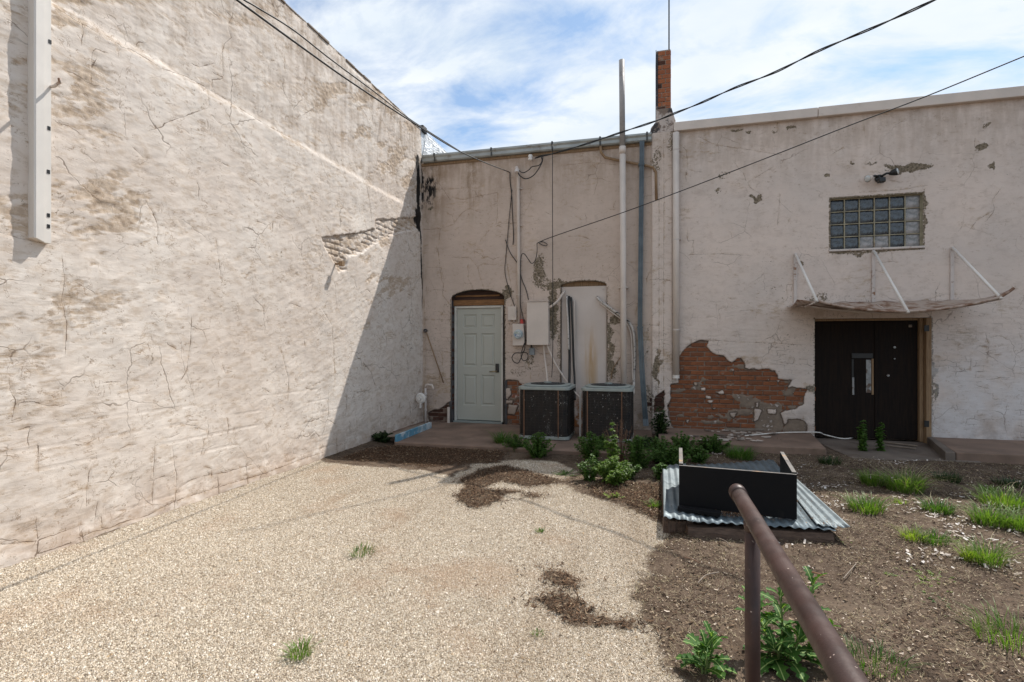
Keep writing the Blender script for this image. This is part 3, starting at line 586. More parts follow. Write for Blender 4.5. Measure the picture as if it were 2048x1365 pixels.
# coping along the right building: long painted boards with joints
x = XP1 + .01; k = 0
while x < XE:
    L = (2.1, 2.9, 2.4, 3.0, 2.5)[k % 5]; MB().box(x, min(x + L - .008, XE + .05), -.075 - .004 * (k % 2), .10, ZR - .13, ZR + .012 + .003 * (k % 2)).build('coping_board', M['cream'], rootB, bevel=.008); x += L; k += 1
# reveals
def reveal(root, x0, x1, z0, z1, d, mat, zs=None, zc=None):
    b = MB().box(x0 - .05, x0, .006, d, z0, z1).box(x1, x1 + .05, .006, d, z0, z1)
    n_ = 14; 
    if zs is None: b.box(x0 - .05, x1 + .05, .006, d, z1 + .001, z1 + .05)
    else:
        for i in range(n_):
            xa, xb = x0 + (x1 - x0) * i / n_, x0 + (x1 - x0) * (i + 1) / n_; za, zb = float(arch(xa, x0, x1, zs, zc)), float(arch(xb, x0, x1, zs, zc))
            b.add([(xa, .004, za), (xb, .004, zb), (xb, d, zb), (xa, d, za), (xa, .004, za + .06), (xb, .004, zb + .06), (xb, d, zb + .06), (xa, d, za + .06)], [(0, 1, 2, 3), (4, 7, 6, 5), (3, 2, 6, 7)])
    return b.build('reveal', mat, root)
reveal(rootA, XD0, XD1, ZSL - .1, ZD_s, .33, M['mortard'], ZD_s, ZD_c); reveal(rootA, XN0, XN1, ZSL - .1, ZN_s, .2, M['mortar'], ZN_s, ZN_c)
reveal(rootB, XW0, XW1, ZW0, ZW1, .3, M['gjoint']); reveal(rootB, XB0, XB1, ZTH - .05, ZB1, .3, M['cream'])

# ---- bricks in the torn patches (sub-parts of the wall)
BW, BH, BD, ML, MH = .200, .0575, .045, .215, .0755
def brick_mesh(seed):
    r = random.Random(seed); b = MB(); c = .004
    v = []
    for y, k in ((-BD / 2, 1), (-BD / 2 + .004, 0), (BD / 2, 0)):
        for sx, sz in ((-1, -1), (1, -1), (1, 1), (-1, 1)):
            v.append((sx * (BW / 2 - c * k) + r.uniform(-.003, .003), y + (r.uniform(-.0015, .0015) if k else 0), sz * (BH / 2 - c * k) + r.uniform(-.002, .002)))
    f = [(0, 1, 2, 3)] + [(i + 4 * l, 4 * (l + 1) + i, 4 * (l + 1) + (i + 1) % 4, (i + 1) % 4 + 4 * l) for l in range(2) for i in range(4)]
    b.add(v, [q[::-1] if q != (0, 1, 2, 3) else q for q in f]); return b
bms = {}
for kind in ('brick', 'brickw', 'brickd'):
    bms[kind] = []
    for k in range(5):
        me = brick_mesh(k).mesh('brick'); me.materials.append(M[kind]); bms[kind].append(me)
def lay(holes, root, wall, kindf, ybase=.0165, lim=None):
    n_ = 0
    allx = [p[0] for P in holes for p in P]; allz = [p[1] for P in holes for p in P]
    row = int((min(allz) + .1) / MH) - 1
    while row * MH + .03 < max(allz):
        zc = row * MH + .03; off = (row % 2) * ML / 2 + .0; header = row % 6 == 2
        i = int((min(allx)) / ML) - 1
        while i * ML < max(allx) + ML:
            xc = i * ML + off; i += 1
            px = np.array([xc - .08, xc, xc + .08, xc - .08, xc + .08]); pz = np.array([zc, zc, zc, zc + .02, zc - .02])
            if min(sdf(px, pz, P).min() for P in holes) > -.004 or (lim and not lim(xc)): continue
            k = kindf(xc, zc)
            if k is None: continue
            o = bpy.data.objects.new('brick', random.choice(bms[k])); C.objects.link(o); o.parent = wall
            o.location = Vector((xc + random.uniform(-.006, .006), ybase + BD / 2 + random.uniform(-.003, .005) + (random.uniform(.0, .010) if zc < .5 else 0), zc + random.uniform(-.002, .002))) - ORG[root.name]
            o.rotation_euler = (random.uniform(-.02, .02), random.uniform(-.012, .012), random.uniform(-.02, .02)); n_ += 1
        row += 1
    return n_
na = lay([HOLES[0]], rootB, wallB, lambda x, z: 'brick'); nb = lay([HOLES[1]], rootA, wallA, lambda x, z: 'brickw' if .3 < z < .62 else 'brick', lim=lambda x: x > XD1 + .05)
nc = lay([HOLES[2]], rootA, wallA, lambda x, z: 'brickd', lim=lambda x: x < XD0 - .1); nd = lay([HOLES[3]], rootB, wallB, lambda x, z: 'brickd', -.015); lay([HOLES[4]], rootA, wallA, lambda x, z: 'brick', lim=lambda x: x < XN0 - .1 or x > XN1 + .1)
print('bricks', na, nb, nc, nd)
# jamb bricks of the door reveal (left side seen, toothed dark edge)
z = ZSL; r_ = 0
while z < ZD_s - .03:
    for (xx, s_) in ((XD0, 1), (XD1, -1)):
        o = bpy.data.objects.new('brick', bms['brickd'][r_ % 5]); C.objects.link(o); o.parent = wallA; o.rotation_euler = (0, 0, PI / 2 * s_)
        o.location = (xx - s_ * .020 + random.uniform(-.012, .006), .130 + random.uniform(-.012, .004), z + .03)
    z += MH; r_ += 1

# ---- pale green door
YD = .15
xd0, xd1 = X_(914.5, YD), X_(1002.5, YD); zd0, zd1 = ZSL + .035, Z_(960, 617, YD)
xf0, xf1 = xd0 - .045, xd1 + .04
b = MB().box(xf0, xd0 - .004, YD - .03, YD + .1, ZSL, zd1 + .045).box(xd1 + .004, xf1, YD - .03, YD + .1, ZSL, zd1 + .045).box(xd0 - .004, xd1 + .004, YD - .03, YD + .1, zd1 + .004, zd1 + .045)
fr = b.build('door_frame', M['doorframe'], rootA, bevel=.003)
MB().box(xf0, xf1, YD - .10, YD + .1, ZSL - .02, ZSL + .022).build('door_sill', M['acwhite'], rootA, bevel=.003)
# door leaf with six moulded panels
b = MB(); W_, H_ = xd1 - xd0, zd1 - zd0
ux = [0, .14, .45, .55, .86, 1]; uz = [0, .13, .405, .48, .775, .825, .945, 1]
yf = YD
for i in range(5):
    for j in range(7):
        x0, x1 = xd0 + W_ * ux[i], xd0 + W_ * ux[i + 1]; z0, z1 = zd0 + H_ * uz[j], zd0 + H_ * uz[j + 1]
        if i in (1, 3) and j in (1, 3, 5):
            g1, g2, dp = .014, .05, .014
            r0 = [(x0, z0), (x1, z0), (x1, z1), (x0, z1)]; ins = lambda g: [(x0 + g, z0 + g), (x1 - g, z0 + g), (x1 - g, z1 - g), (x0 + g, z1 - g)]
            g3 = .085 if j != 5 else .07
            rings = [[(p[0], yf, p[1]) for p in r0], [(p[0], yf + dp, p[1]) for p in ins(g1)], [(p[0], yf + dp, p[1]) for p in ins(g2 * .6)], [(p[0], yf + .002, p[1]) for p in ins(g3 * .62)]]
            vs_ = [q for r in rings for q in r]; fs = [(4 * l + k, 4 * l + (k + 1) % 4, 4 * (l + 1) + (k + 1) % 4, 4 * (l + 1) + k) for l in range(3) for k in range(4)] + [(12, 13, 14, 15)]
            b.add(vs_, fs)
        else: b.add([(x0, yf, z0), (x1, yf, z0), (x1, yf, z1), (x0, yf, z1)], [(0, 1, 2, 3)])
b.box(xd0, xd1, yf + .016, yf + .045, zd0, zd1)
door = b.build('door', M['mint'], rootA, label='pale green six panel door')
hx = xd1 - .075; hz = Z_(993, 742, YD)
MB().box(hx - .03, hx + .035, YD - .022, YD - .001, hz - .03, hz + .13).build('lock', M['blackm'], door, bevel=.006)
MB().tube([(hx, YD - .02, hz - .005), (hx, YD - .06, hz - .005), (hx - .03, YD - .065, hz - .006), (hx - .13, YD - .062, hz - .018)], .010, 8).build('handle', M['brass'], door, smooth=True)
MB().cyl((hx, YD - .005, hz - .005), (0, -1, 0), .028, .012, 16).build('handle_rose', M['brass'], door, smooth=False)
MB().box(xf0 - .05, xf1 + .03, YD - .05, YD + .03, zd1 + .05, Z_(955, 600, YD - .05)).build('lintel', M['orangewood'], rootA, bevel=.006, label='amber weathered lintel beam')
MB().box(XD0 + .01, XD1 - .01, YD - .01, YD + .04, Z_(955, 600, YD - .05) + .004, ZD_c + .02).build('transom_board', M['brownwood'], rootA, label='dark red brown board filling the arch')
MB().box(XD0 + .02, XD1 - .12, YD - .035, YD - .012, Z_(955, 594, YD), Z_(955, 591, YD)).build('transom_strip', M['orangewood'], rootA)
MB().box(XD0 + .02, xf0 - .004, YD - .02, YD + .1, ZSL, zd1 + .3).box(xf1 + .004, XD1 - .005, YD - .02, YD + .1, ZSL, zd1 + .3).build('jamb_post', M['darkjamb'], rootA)
# ---- plastered niche
n = NT('niche_plaster'); X, Y, Z = n.xyz(); st = n.noise(3, 5, .6, n.map((5, 5, .5)))
c_ = n.mix(n.ss(.3, .7, n.noise(2, 5)), (.60, .53, .48), (.54, .47, .42))
dx = n.ma('ABSOLUTE', n.ma('SUBTRACT', X, (XN0 + XN1) / 2 + .12)); rs = n.ma('MULTIPLY', n.ss(.20, .0, dx), n.ss(2.0, 1.2, Z)); c_ = n.mix(n.ma('MULTIPLY', rs, n.ss(.35, .6, st, .15, .75)), c_, (.42, .25, .09))
c_ = n.mix(n.ma('MULTIPLY', n.ss(.75, .35, Z), n.ss(.4, .55, n.noise(6, 5, .7))), c_, (.30, .13, .05))
M['niche'] = n.fin(c_, .85, n.bump(n.noise(30, 5), .2, .006))
ins = .045
pts = [(XN0 + .004, ZSL)] + [(XN0 + .004 + (XN1 - XN0 - .008) * i / 2, ZN_s + .0) for i in (0, 2)] + [(XN1 - .004, ZSL)]
MB().prism(pts, lambda p: (p[0], ins + .10, p[1]), lambda p: (p[0], ins, p[1])).build('niche_panel', M['niche'], rootA, bevel=.004, label='plastered over window panel with a rust streak')
MB().box(XN0, XN1, ins + .05, ins + .12, ZN_s + .002, ZN_c + .02).build('niche_arch_board', M['tanwood'], rootA)
for (u, v) in ((1164, 594), (1165, 707), (1207, 577)):
    q = onY(u, v, ins); MB().tube([(q[0], ins, q[2]), (q[0], ins - .03, q[2] - .005), (q[0] + .012, ins - .035, q[2] - .02)], .005, 6).build('hook', M['rustcream'], rootA)
print('annex')

# ---- glass block window: 6 x 4 blocks
win = MB(); nx, nz = 6, 4; gap = .012
frm = MB().box(XW0, XW1, .10, .14, ZW0, ZW1).build('block_window', M['gjoint'], rootB, label='glass block window of four rows')
cw, chh = (XW1 - XW0 - gap) / nx, (ZW1 - ZW0 - gap) / nz
def gb_mesh(w_, h_, mat):
    b = MB(); N_ = 6; V = []
    for i in range(N_ + 1):
        for j in range(N_ + 1):
            a, c = i / N_, j / N_; e = min(a, 1 - a, c, 1 - c); dep = .016 * (1 - min(1, e / .17)) ** 2 + (.006 if e > .25 else 0)
            V.append(((a - .5) * w_, dep, (c - .5) * h_))
    fs = [(i * (N_ + 1) + j, (i + 1) * (N_ + 1) + j, (i + 1) * (N_ + 1) + j + 1, i * (N_ + 1) + j + 1) for i in range(N_) for j in range(N_)]
    b.add(V, fs); b.box(-w_ / 2, w_ / 2, .017, .06, -h_ / 2, h_ / 2); me = b.mesh('glass_block'); me.materials.append(mat); me.polygons.foreach_set('use_smooth', [True] * len(me.polygons)); return me
gA, gB = gb_mesh(cw - gap, chh - gap, M['gblock']), gb_mesh(cw - gap, chh - gap, M['gblockh'])
for i in range(nx):
    for j in range(nz):
        hz_ = (i == 5 and j < 4) or (j == 0 and i in (2, 3))
        o = bpy.data.objects.new('glass_block', gB if hz_ else gA); C.objects.link(o); o.parent = frm
        o.location = Vector((XW0 + gap / 2 + cw * (i + .5), .055, ZW0 + gap / 2 + chh * (j + .5))) - ORG[rootB.name]
        if hz_: o['label'] = 'hazy whitened glass block'
b = MB()
for i in range(nx + 1): xx = XW0 + gap / 2 + cw * i; b.box(xx - .0065, xx + .0065, .050, .12, ZW0, ZW1)
for j in range(nz + 1): zz_ = ZW0 + gap / 2 + chh * j; b.box(XW0, XW1, .052, .12, zz_ - .0065, zz_ + .0065)
b.build('mortar_grid', M['gjoint'], frm)
MB().box(XW0 - .02, XW1 + .02, -.02, .05, ZW0 - .03, ZW0 + .002).build('window_sill', M['rustcream'], rootB, bevel=.006)

# ---- dark double doors
YB = .10
b = MB().box(XB0 + .003, XB1 - .13, YB - .03, YB + .12, ZB1 - .035, ZB1 - .002); b.build('door_head', M['tanwood'], rootB, bevel=.004)
MB().box(XB1 - .125, XB1 - .075, YB - .045, YB + .12, ZTH, ZB1 - .004).build('door_jamb', M['tanwood'], rootB, bevel=.004, label='weathered tan right jamb')
MB().box(XB1 - .07, XB1 - .003, -.012, YB + .06, ZTH - .02, ZB1 - .004).build('door_jamb', M['tanwood'], rootB, bevel=.004, label='weathered tan outer jamb post')
xs0, xs1 = XB0 + .004, XB1 - .13; xmid = X_(1752, YB)
dl = MB().box(xs0, xmid - .004, YB + .0, YB + .045, ZTH + .02, ZB1 - .04).build('door', M['darkdoor'], rootB, bevel=.004, label='left dark leaf with worn push plate')
dr = MB().box(xmid + .004, xs1, YB + .008, YB + .05, ZTH + .02, ZB1 - .04).build('door', M['darkdoor'], rootB, bevel=.004, label='right dark leaf with two lock holes')
MB().box(xmid - .018, xmid + .018, YB - .012, YB - .001, ZTH + .02, ZB1 - .05).build('astragal', M['darkdoor'], dl, bevel=.003)
def dq(u, v): return onY(u, v, YB)
def plate(name, u0, v0, u1, v1, mat, par, th=.006, label=None):
    a = dq(u0, v0); c = dq(u1, v1); MB().box(a[0], c[0], YB - th, YB - .0005, c[2], a[2]).build(name, mat, par, bevel=.002, label=label)
M['worn'] = simple('worn_pale_metal', (.30, .31, .31), .5, .3, var=.25, dirt=(.12, .08, .06), dsc=12, da=.5, db=.6)
plate('push_plate', 1732, 720, 1742, 786, M['worn'], dl, label='worn pale push plate')
plate('patch_plate', 1703, 707, 1745, 717, M['blackm'], dl, .018); plate('door_trim', 1703, 719, 1707, 760, M['blackm'], dl, .01); plate('door_trim', 1743, 718, 1747, 790, M['tanwood'], dl, .008)
plate('pull_handle', 1704, 755, 1708, 790, M['worn'], dl, .012)
plate('sticker', 1817, 650, 1824, 655, M['plank'], dr, .004)
for (u, v, r) in ((1789, 695, .016), (1789, 718, .010), (1776, 751, .018)):
    q = dq(u, v); MB().cyl((q[0], YB + .006, q[2]), (0, -1, 0), r, .016, 14).build('lock_cylinder', M['worn'], dr)
for v in (657, 848):
    q = onY(1853, v, -.012); MB().box(q[0] - .03, q[0] + .03, -.02, -.012, q[2] - .045, q[2] + .045).build('hinge', M['blackm'], rootB, bevel=.002)
print('doors')

# ---- chimney
yc0, yc1 = .05, .55
cx0, cx1 = X_(1313, yc0), X_(1342, yc0); zt = Z_(1326, 99, yc0); zb = Z_(1326, 222, yc0)
chim = MB().box(cx0 + .008, cx1 - .008, yc0 + .008, yc1 - .008, ZR - .1, zt - .012).build('chimney', M['mortar'], rootB)
z = zb; k = 0; w_ = cx1 - cx0
cb = {}
def cbrick(x0, x1, y0, y1, z0, z1, mat):
    e = .0025; b = MB().box(x0 + random.uniform(0, e), x1 - random.uniform(0, e), y0 - random.uniform(-.003, .004), y1, z0, z1); b.build('brick', mat, chim, bevel=.003)
while z < zt - .05:
    top = min(z + .064, zt); sp_ = cx0 + w_ * (.38 if k % 2 else .62); mt = M['brickc'] if k < 13 else M['brickd']
    cbrick(cx0, sp_ - .005, yc0, yc0 + .1, z, top, mt if k % 5 else M['brickd']); cbrick(sp_ + .005, cx1, yc0, yc0 + .1, z, top, mt)
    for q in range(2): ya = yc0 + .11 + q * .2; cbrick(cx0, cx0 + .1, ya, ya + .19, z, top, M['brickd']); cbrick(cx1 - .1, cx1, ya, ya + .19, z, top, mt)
    z += .0765; k += 1
MB().box(cx0 - .012, cx0 - .002, yc0 - .006, yc1, zb - .3, zt - .002).box(cx0 - .012, cx0 + .022, yc0 - .010, yc0 - .004, zb - .1, zt - .03).build('tar_face', M['soot'], chim)
P = [(XP0 - .02, ZG - .02), (XP1 + .02, ZG - .02), (XP1 + .05, ZR + .0), (cx1 + .06, ZR + .06), (cx1 + .03, zb - .08), (cx1 + .005, zb), (cx0 - .004, zb), (cx0 - .01, zb - .16), (XP0 - .02, ZG + .05)]
MB().prism(P, lambda p: (p[0], .5, p[1]), lambda p: (p[0], -.045, p[1])).build('chimney_shoulder', M['stuccoB'], chim, bevel=.01) if False else None
n = NT('blotched_shoulder_plaster'); 
M['shoulder'] = n.fin(n.mix(n.ss(.46, .54, n.noise(5, 6, .7, n.map(loc=(2, 0, 1)))), (.50, .43, .385), n.mix(n.ss(.5, .6, n.noise(9, 5)), (.20, .15, .12), (.05, .045, .045))), .9, n.bump(n.noise(20, 6), .6, .02))
Ps = [(XP0 - .03, ZG + .005), (XP1 + .0, ZG + .005), (XP1 + .03, ZR + .016), (cx1 + .07, ZR + .05), (cx1 + .035, zb - .1), (cx1 + .006, zb + .004), (cx0 - .004, zb + .004), (cx0 - .012, zb - .20), (XP0 - .01, ZG + .10)]
MB().prism(Ps, lambda p: (p[0], .5, p[1]), lambda p: (p[0], -.036, p[1])).build('shoulder', M['shoulder'], chim, bevel=.012)
aq = onY(1338, 97, .2)
t_ = MB().tube([(aq[0], .2, zt - .5), (aq[0], .2, zt + 3.2)], .011, 8).build('antenna_mast', M['black'], at=None, smooth=True); tagt(t_, 'thin black mast rising from the top of the brick chimney', 'antenna mast')

# ------------------------------------------------------------------ gutter
gx0, gx1 = X_(843, -.12) , X_(1303, -.12)
g = empty('roof_gutter', (gx0, -.06, ZG - .14), 'weathered grey metal gutter along the roof edge above the arched doorway', 'gutter')
prof = [(-.005, -.125), (-.075, -.125), (-.092, -.105), (-.096, -.06), (-.118, -.03), (-.118, -.002), (-.108, -.002), (-.108, -.026), (-.088, -.056), (-.084, -.10), (-.072, -.117), (-.013, -.117), (-.013, -.002), (-.005, -.002)]
b = MB().prism(prof, lambda p: (max(gx0, .012), p[0], ZG + p[1]), lambda p: (gx1, p[0], ZG + p[1])); b.build('trough', M['gutter'], g)
MB().box(.012, gx1, -.022, .004, ZG - .17, ZG - .128).build('fascia', M['tanwood'], g)
for u in (868, 982, 1104, 1200, 1294):
    x = X_(u, -.12); MB().box(x - .014, x + .014, -.126, -.1195, ZG - .05, ZG + .012).box(x - .014, x + .014, -.126, 0.02, ZG + .004, ZG + .012).box(x - .014, x + .014, -.102, -.0945, ZG - .128, ZG - .03).build('strap', M['dark'], g)

# ------------------------------------------------------------------ pipes on the wall
def pth(*a): return [Vector(p) for p in a]
def pipe(name, pts, r, mat, label, cat, n=12, group=None, smooth=True):
    o = MB().tube(pts, r, n).build(name, mat, at=tuple(pts[0]), smooth=False)
    if smooth:
        o.data.polygons.foreach_set('use_smooth', [len(p.vertices) == 4 for p in o.data.polygons])
    return tagt(o, label, cat, group)
yv = -.16
vp = empty('vent_pipe', onY(1246, 790, yv), 'tall slim vent pipe standing up past the roof edge, right of the niche', 'pipe')
x0_, _, z0_ = onY(1248, 765, yv); x1_, _, z1_ = onY(1245, 300, yv); x2_, _, z2_ = onY(1243.5, 121, yv)
MB().tube([(x0_, yv, ZSL), (x1_, yv, z1_)], .050, 20).build('lower_pipe', M['cream'], vp, smooth=True)
MB().tube([(x1_, yv, z1_ - .02), (x2_, yv, z2_)], .046, 20).build('upper_pipe', M['greyp'], vp, smooth=True, label='bare grey upper length')
zz1 = Z_(1247, 575, yv)
MB().tube([(x1_, yv, z1_ - .07), (x1_, yv, z1_ + .05)], .056, 20).build('coupling', M['cream'], vp, smooth=True)
MB().tube([(x0_ * .45 + x1_ * .55, yv, zz1 - .012), (x0_ * .45 + x1_ * .55, yv, zz1 + .012)], .054, 20).box(x0_ - .09, x0_ + .06, yv + .04, .0, zz1 - .01, zz1 + .012).build('pipe_strap', M['cream'], vp)
# galvanised downspout
def rect_pipe(pts, w_, d_):
    b = MB(); vs_ = []
    for (x, y, z) in pts:
        q = []
        for (sx, sy) in ((-1, -1), (-.4, -1), (-.3, -.86), (.3, -.86), (.4, -1), (1, -1), (1, 1), (-1, 1)): q.append((x + sx * w_ / 2, y + sy * d_ / 2, z))
        vs_ += q
    fs = [(8 * l + k, 8 * l + (k + 1) % 8, 8 * (l + 1) + (k + 1) % 8, 8 * (l + 1) + k) for l in range(len(pts) - 1) for k in range(8)] + [tuple(range(8))[::-1], tuple(8 * (len(pts) - 1) + k for k in range(8))]
    return b.add(vs_, fs)
yg = -.07
ds = empty('downspout', onY(1290, 850, yg), 'blue grey galvanised downspout kinked outwards near the ground', 'downspout')
P1 = [onY(1284, 283, yg), onY(1282, 450, yg), onY(1280, 655, yg)]; P2 = [onY(1280, 655, yg - .004), onY(1284, 740, yg - .03), onY(1291, 838, yg - .07), onY(1292, 852, yg - .12)]
rect_pipe(P1, .075, .06).build('upper_length', M['galvblue'], ds); rect_pipe(P2, .085, .068).build('lower_length', M['galvblue'], ds)
for v in (330, 655): q = onY(1283 if v < 400 else 1280, v, yg); MB().box(q[0] - .05, q[0] + .05, yg - .036, .0, q[2] - .012, q[2] + .012).build('strap', M['galvblue'], ds)
yq = -.075
cd = empty('downspout', onY(1351, 757, yq), 'cream painted round downspout ending above the exposed brick patch', 'downspout')
q0, q1 = onY(1352, 757, yq), onY(1352, 266, yq)
MB().tube([q0, q1], .052, 20).build('pipe', M['cream'], cd, smooth=True); MB().tube([(q0[0], yq, q0[2]), (q0[0], yq, q0[2] + .05)], .055, 20).build('end_band', M['creamw'], cd)
for v in (300, 480, 660): q = onY(1352, v, yq); MB().tube([(q[0], yq, q[2] - .01), (q[0], yq, q[2] + .01)], .054, 16).box(q[0] - .075, q[0] + .075, -.03, .0, q[2] - .01, q[2] + .01).build('bracket', M['rustcream'], cd)
# brown painted drain pipe under the gutter
pts = [onY(1201, 292, -.06), onY(1202, 305, -.06), onY(1210, 315, -.05), onY(1240, 322, -.05), onY(1290, 331, -.05), onY(1306, 335, -.05), onY(1312, 345, -.05), onY(1312, 358, -.05), onY(1313, 400, -.045)]
pipe('drain_pipe', pts, .022, M['tanwood'], 'thin brown drain pipe bending under the gutter behind the vent pipe', 'pipe')
# service conduit with weather head
ys = -.05
se = empty('service_conduit', onY(1037, 645, ys), 'cream electrical conduit with a hooked weatherhead above the meter', 'conduit')
MB().tube([onY(1038, 647, ys), onY(1037, 500, ys), onY(1036, 348, ys), onY(1035, 340, ys - .02), onY(1033, 336, ys - .06), onY(1034, 341, ys - .10)], .030, 14).build('pipe', M['cream'], se, smooth=True)
MB().cyl(onY(1034, 341, ys - .10), (0.1, -.6, -1), .042, .07, 14).build('weatherhead', M['rustcream'], se)
for v in (377, 451, 520, 590): q = onY(1037, v, ys); MB().tube([(q[0], ys, q[2] - .008), (q[0], ys, q[2] + .008)], .034, 12).box(q[0] - .06, q[0] + .06, -.02, .0, q[2] - .008, q[2] + .008).build('clamp', M['cream'], se)
# meter box
def boxthing(name, u0, v0, u1, v1, d, mat, label, cat, lid=True, y1=-.004):
    a = onY(u0, v0, -d); c = onY(u1, v1, -d); root = empty(name, ((a[0] + c[0]) / 2, -d / 2, c[2]), label, cat)
    MB().box(a[0], c[0], -d + .012, y1, c[2], a[2]).build('case', mat, root, bevel=.005)
    if lid: MB().box(a[0] - .006, c[0] + .006, -d, -d + .016, c[2] - .004, a[2] + .006).build('cover', mat, root, bevel=.005)
    return root, a, c
mb_, a, c = boxthing('electric_meter', 1025.5, 649, 1049, 691, .12, M['cream'], 'cream electric meter box with a round glass dial beside the big panel', 'meter')
mq = onY(1037, 669, -.12)
MB().cyl((mq[0], -.118, mq[2]), (0, -1, 0), .086, .02, 28).build('meter_ring', M['galv'], mb_); mg = MB().cyl((mq[0], -.138, mq[2]), (0, -1, 0), .074, .055, 28).build('glass_dome', M['meterglass'], mb_, bevel=.012)
MB().box(mq[0] - .045, mq[0] + .045, -.197, -.194, mq[2] - .038, mq[2] - .004).build('dial_plate', simple('meter_blue_band', (.06, .14, .30), .4, dirt=(.5, .52, .5), da=.48, db=.5, dsc=40), mb_)
MB().box(mq[0] - .04, mq[0] + .04, -.197, -.194, mq[2] + .012, mq[2] + .034).build('dial_plate', simple('meter_green_band', (.12, .22, .12), .4, dirt=(.5, .52, .5), da=.48, db=.5, dsc=40), mb_)
pb, a, c = boxthing('breaker_panel', 1054, 605, 1096, 690, .17, M['cream'], 'large flat cream electrical panel box hanging between doorway and niche', 'electrical box')
MB().box(a[0] - .012, c[0] + .012, -.185, -.01, a[2] + .008, a[2] + .02).build('rain_lip', M['cream'], pb, bevel=.003)
sb, a, c = boxthing('junction_box', 1016, 614, 1032, 640, .08, M['cream'], 'small cream junction box right of the arched doorway', 'electrical box')
MB().box(c[0] - .05, c[0] - .015, -.095, -.08, c[2] + .07, a[2] - .03).build('latch', M['cream'], sb, bevel=.003)
for dx in (.02, .10): MB().cyl((a[0] + dx, -.04, c[2] - .03), (0, 0, 1), .015, .04, 10).build('conduit_hub', M['rustcream'], sb)
q = onY(1045, 644, -.07); o = MB().box(q[0] - .035, q[0] + .03, -.10, -.01, q[2] - .035, q[2] + .045).build('fire_tag_box', M['redbox'], at=q, bevel=.006); tagt(o, 'small red box tucked above the meter beside the conduit', 'electrical box')
gb_, a, c = boxthing('switch_box', 1059, 697, 1068, 710, .07, M['greybox'], 'little grey switch box below the big cream panel', 'electrical box')
pipe('cable_stub', [onY(1063, 690, -.03), onY(1063, 698, -.03)], .012, M['black'], 'short black stub joining cream panel and grey switch box', 'cable')
# conduits to the condensers
def spl(P, n=6):
    P = [Vector(p) for p in P]; out = []
    for i in range(len(P) - 1):
        p0, p1, p2, p3 = P[max(i - 1, 0)], P[i], P[i + 1], P[min(i + 2, len(P) - 1)]
        for k in range(n):
            t = k / n; out.append(.5 * ((2 * p1) + (p2 - p0) * t + (2 * p0 - 5 * p1 + 4 * p2 - p3) * t * t + (3 * p1 - p0 - 3 * p2 + p3) * t ** 3))
    return out + [P[-1]]
def Yp(L): return [onY(u, v, y) for (u, v, y) in L]
pipe('flexible_conduit', spl(Yp([(1097, 616, -.10), (1104, 612, -.12), (1116, 602, -.10), (1124, 590, -.06), (1129, 583, .03)])), .020, M['cream'], 'fat cream flexible conduit curving from the panel into the niche', 'conduit')
pipe('flexible_conduit', spl(Yp([(1087, 690, -.10), (1089, 715, -.08), (1093, 745, -.2), (1095, 770, -.5)])), .014, M['cream'], 'straight cream conduit dropping from the panel to the left condenser', 'conduit')
pipe('flexible_conduit', spl(Yp([(1094, 690, -.10), (1100, 705, -.08), (1112, 730, -.1), (1130, 758, -.12), (1150, 785, -.3), (1164, 800, -.5)])), .014, M['cream'], 'slanting cream conduit running from the panel down to the right condenser', 'conduit')
# insulated line sets
pipe('insulated_line', spl(Yp([(1138, 594, .03), (1137, 604, -.04), (1138, 640, -.05), (1139, 700, -.06), (1139, 740, -.1), (1138, 790, -.5)])), .022, M['black'], 'black insulated line down the left part of the niche', 'pipe')
pipe('insulated_line', spl(Yp([(1142, 596, .02), (1143, 610, -.05), (1145, 660, -.06), (1147, 720, -.06), (1149, 755, -.1), (1150, 800, -.4)])), .018, M['black'], 'second black insulated line, right of its twin in the niche', 'pipe')
M['wrap'] = simple('peeling_pipe_wrap', (.50, .46, .42), .8, var=.15, dirt=(.04, .035, .03), da=.55, db=.6, dsc=16)
pipe('wrapped_line', spl(Yp([(1134, 592, .03), (1133.5, 606, -.05), (1136, 650, -.07), (1137.5, 700, -.08)])), .017, M['wrap'], 'pale peeling pipe wrap at the left of the niche lines', 'pipe')
pipe('wrapped_line', spl(Yp([(1148, 600, .02), (1149, 620, -.03), (1149.5, 700, -.03), (1150, 760, -.03)])), .010, M['cream'], 'thin cream line at the right of the niche lines', 'pipe')
pipe('wrapped_line', spl(Yp([(1194, 594, .04), (1200, 602, -.05), (1222, 618, -.06), (1244, 634, -.05), (1258, 646, -.05), (1266, 662, -.05), (1269, 690, -.05), (1269, 730, -.05), (1268, 762, -.08), (1266, 790, -.4)])), .021, M['wrap'], 'thick wrapped line slanting from niche behind the vent pipe to the right condenser', 'pipe')
pipe('wrapped_line', spl(Yp([(1200, 607, .04), (1222, 624, -.04), (1244, 640, -.04), (1256, 652, -.04), (1262, 670, -.04), (1264, 700, -.04), (1265, 770, -.06)])), .011, M['cream'], 'thin cream line just below the thick slanting wrapped one', 'pipe')
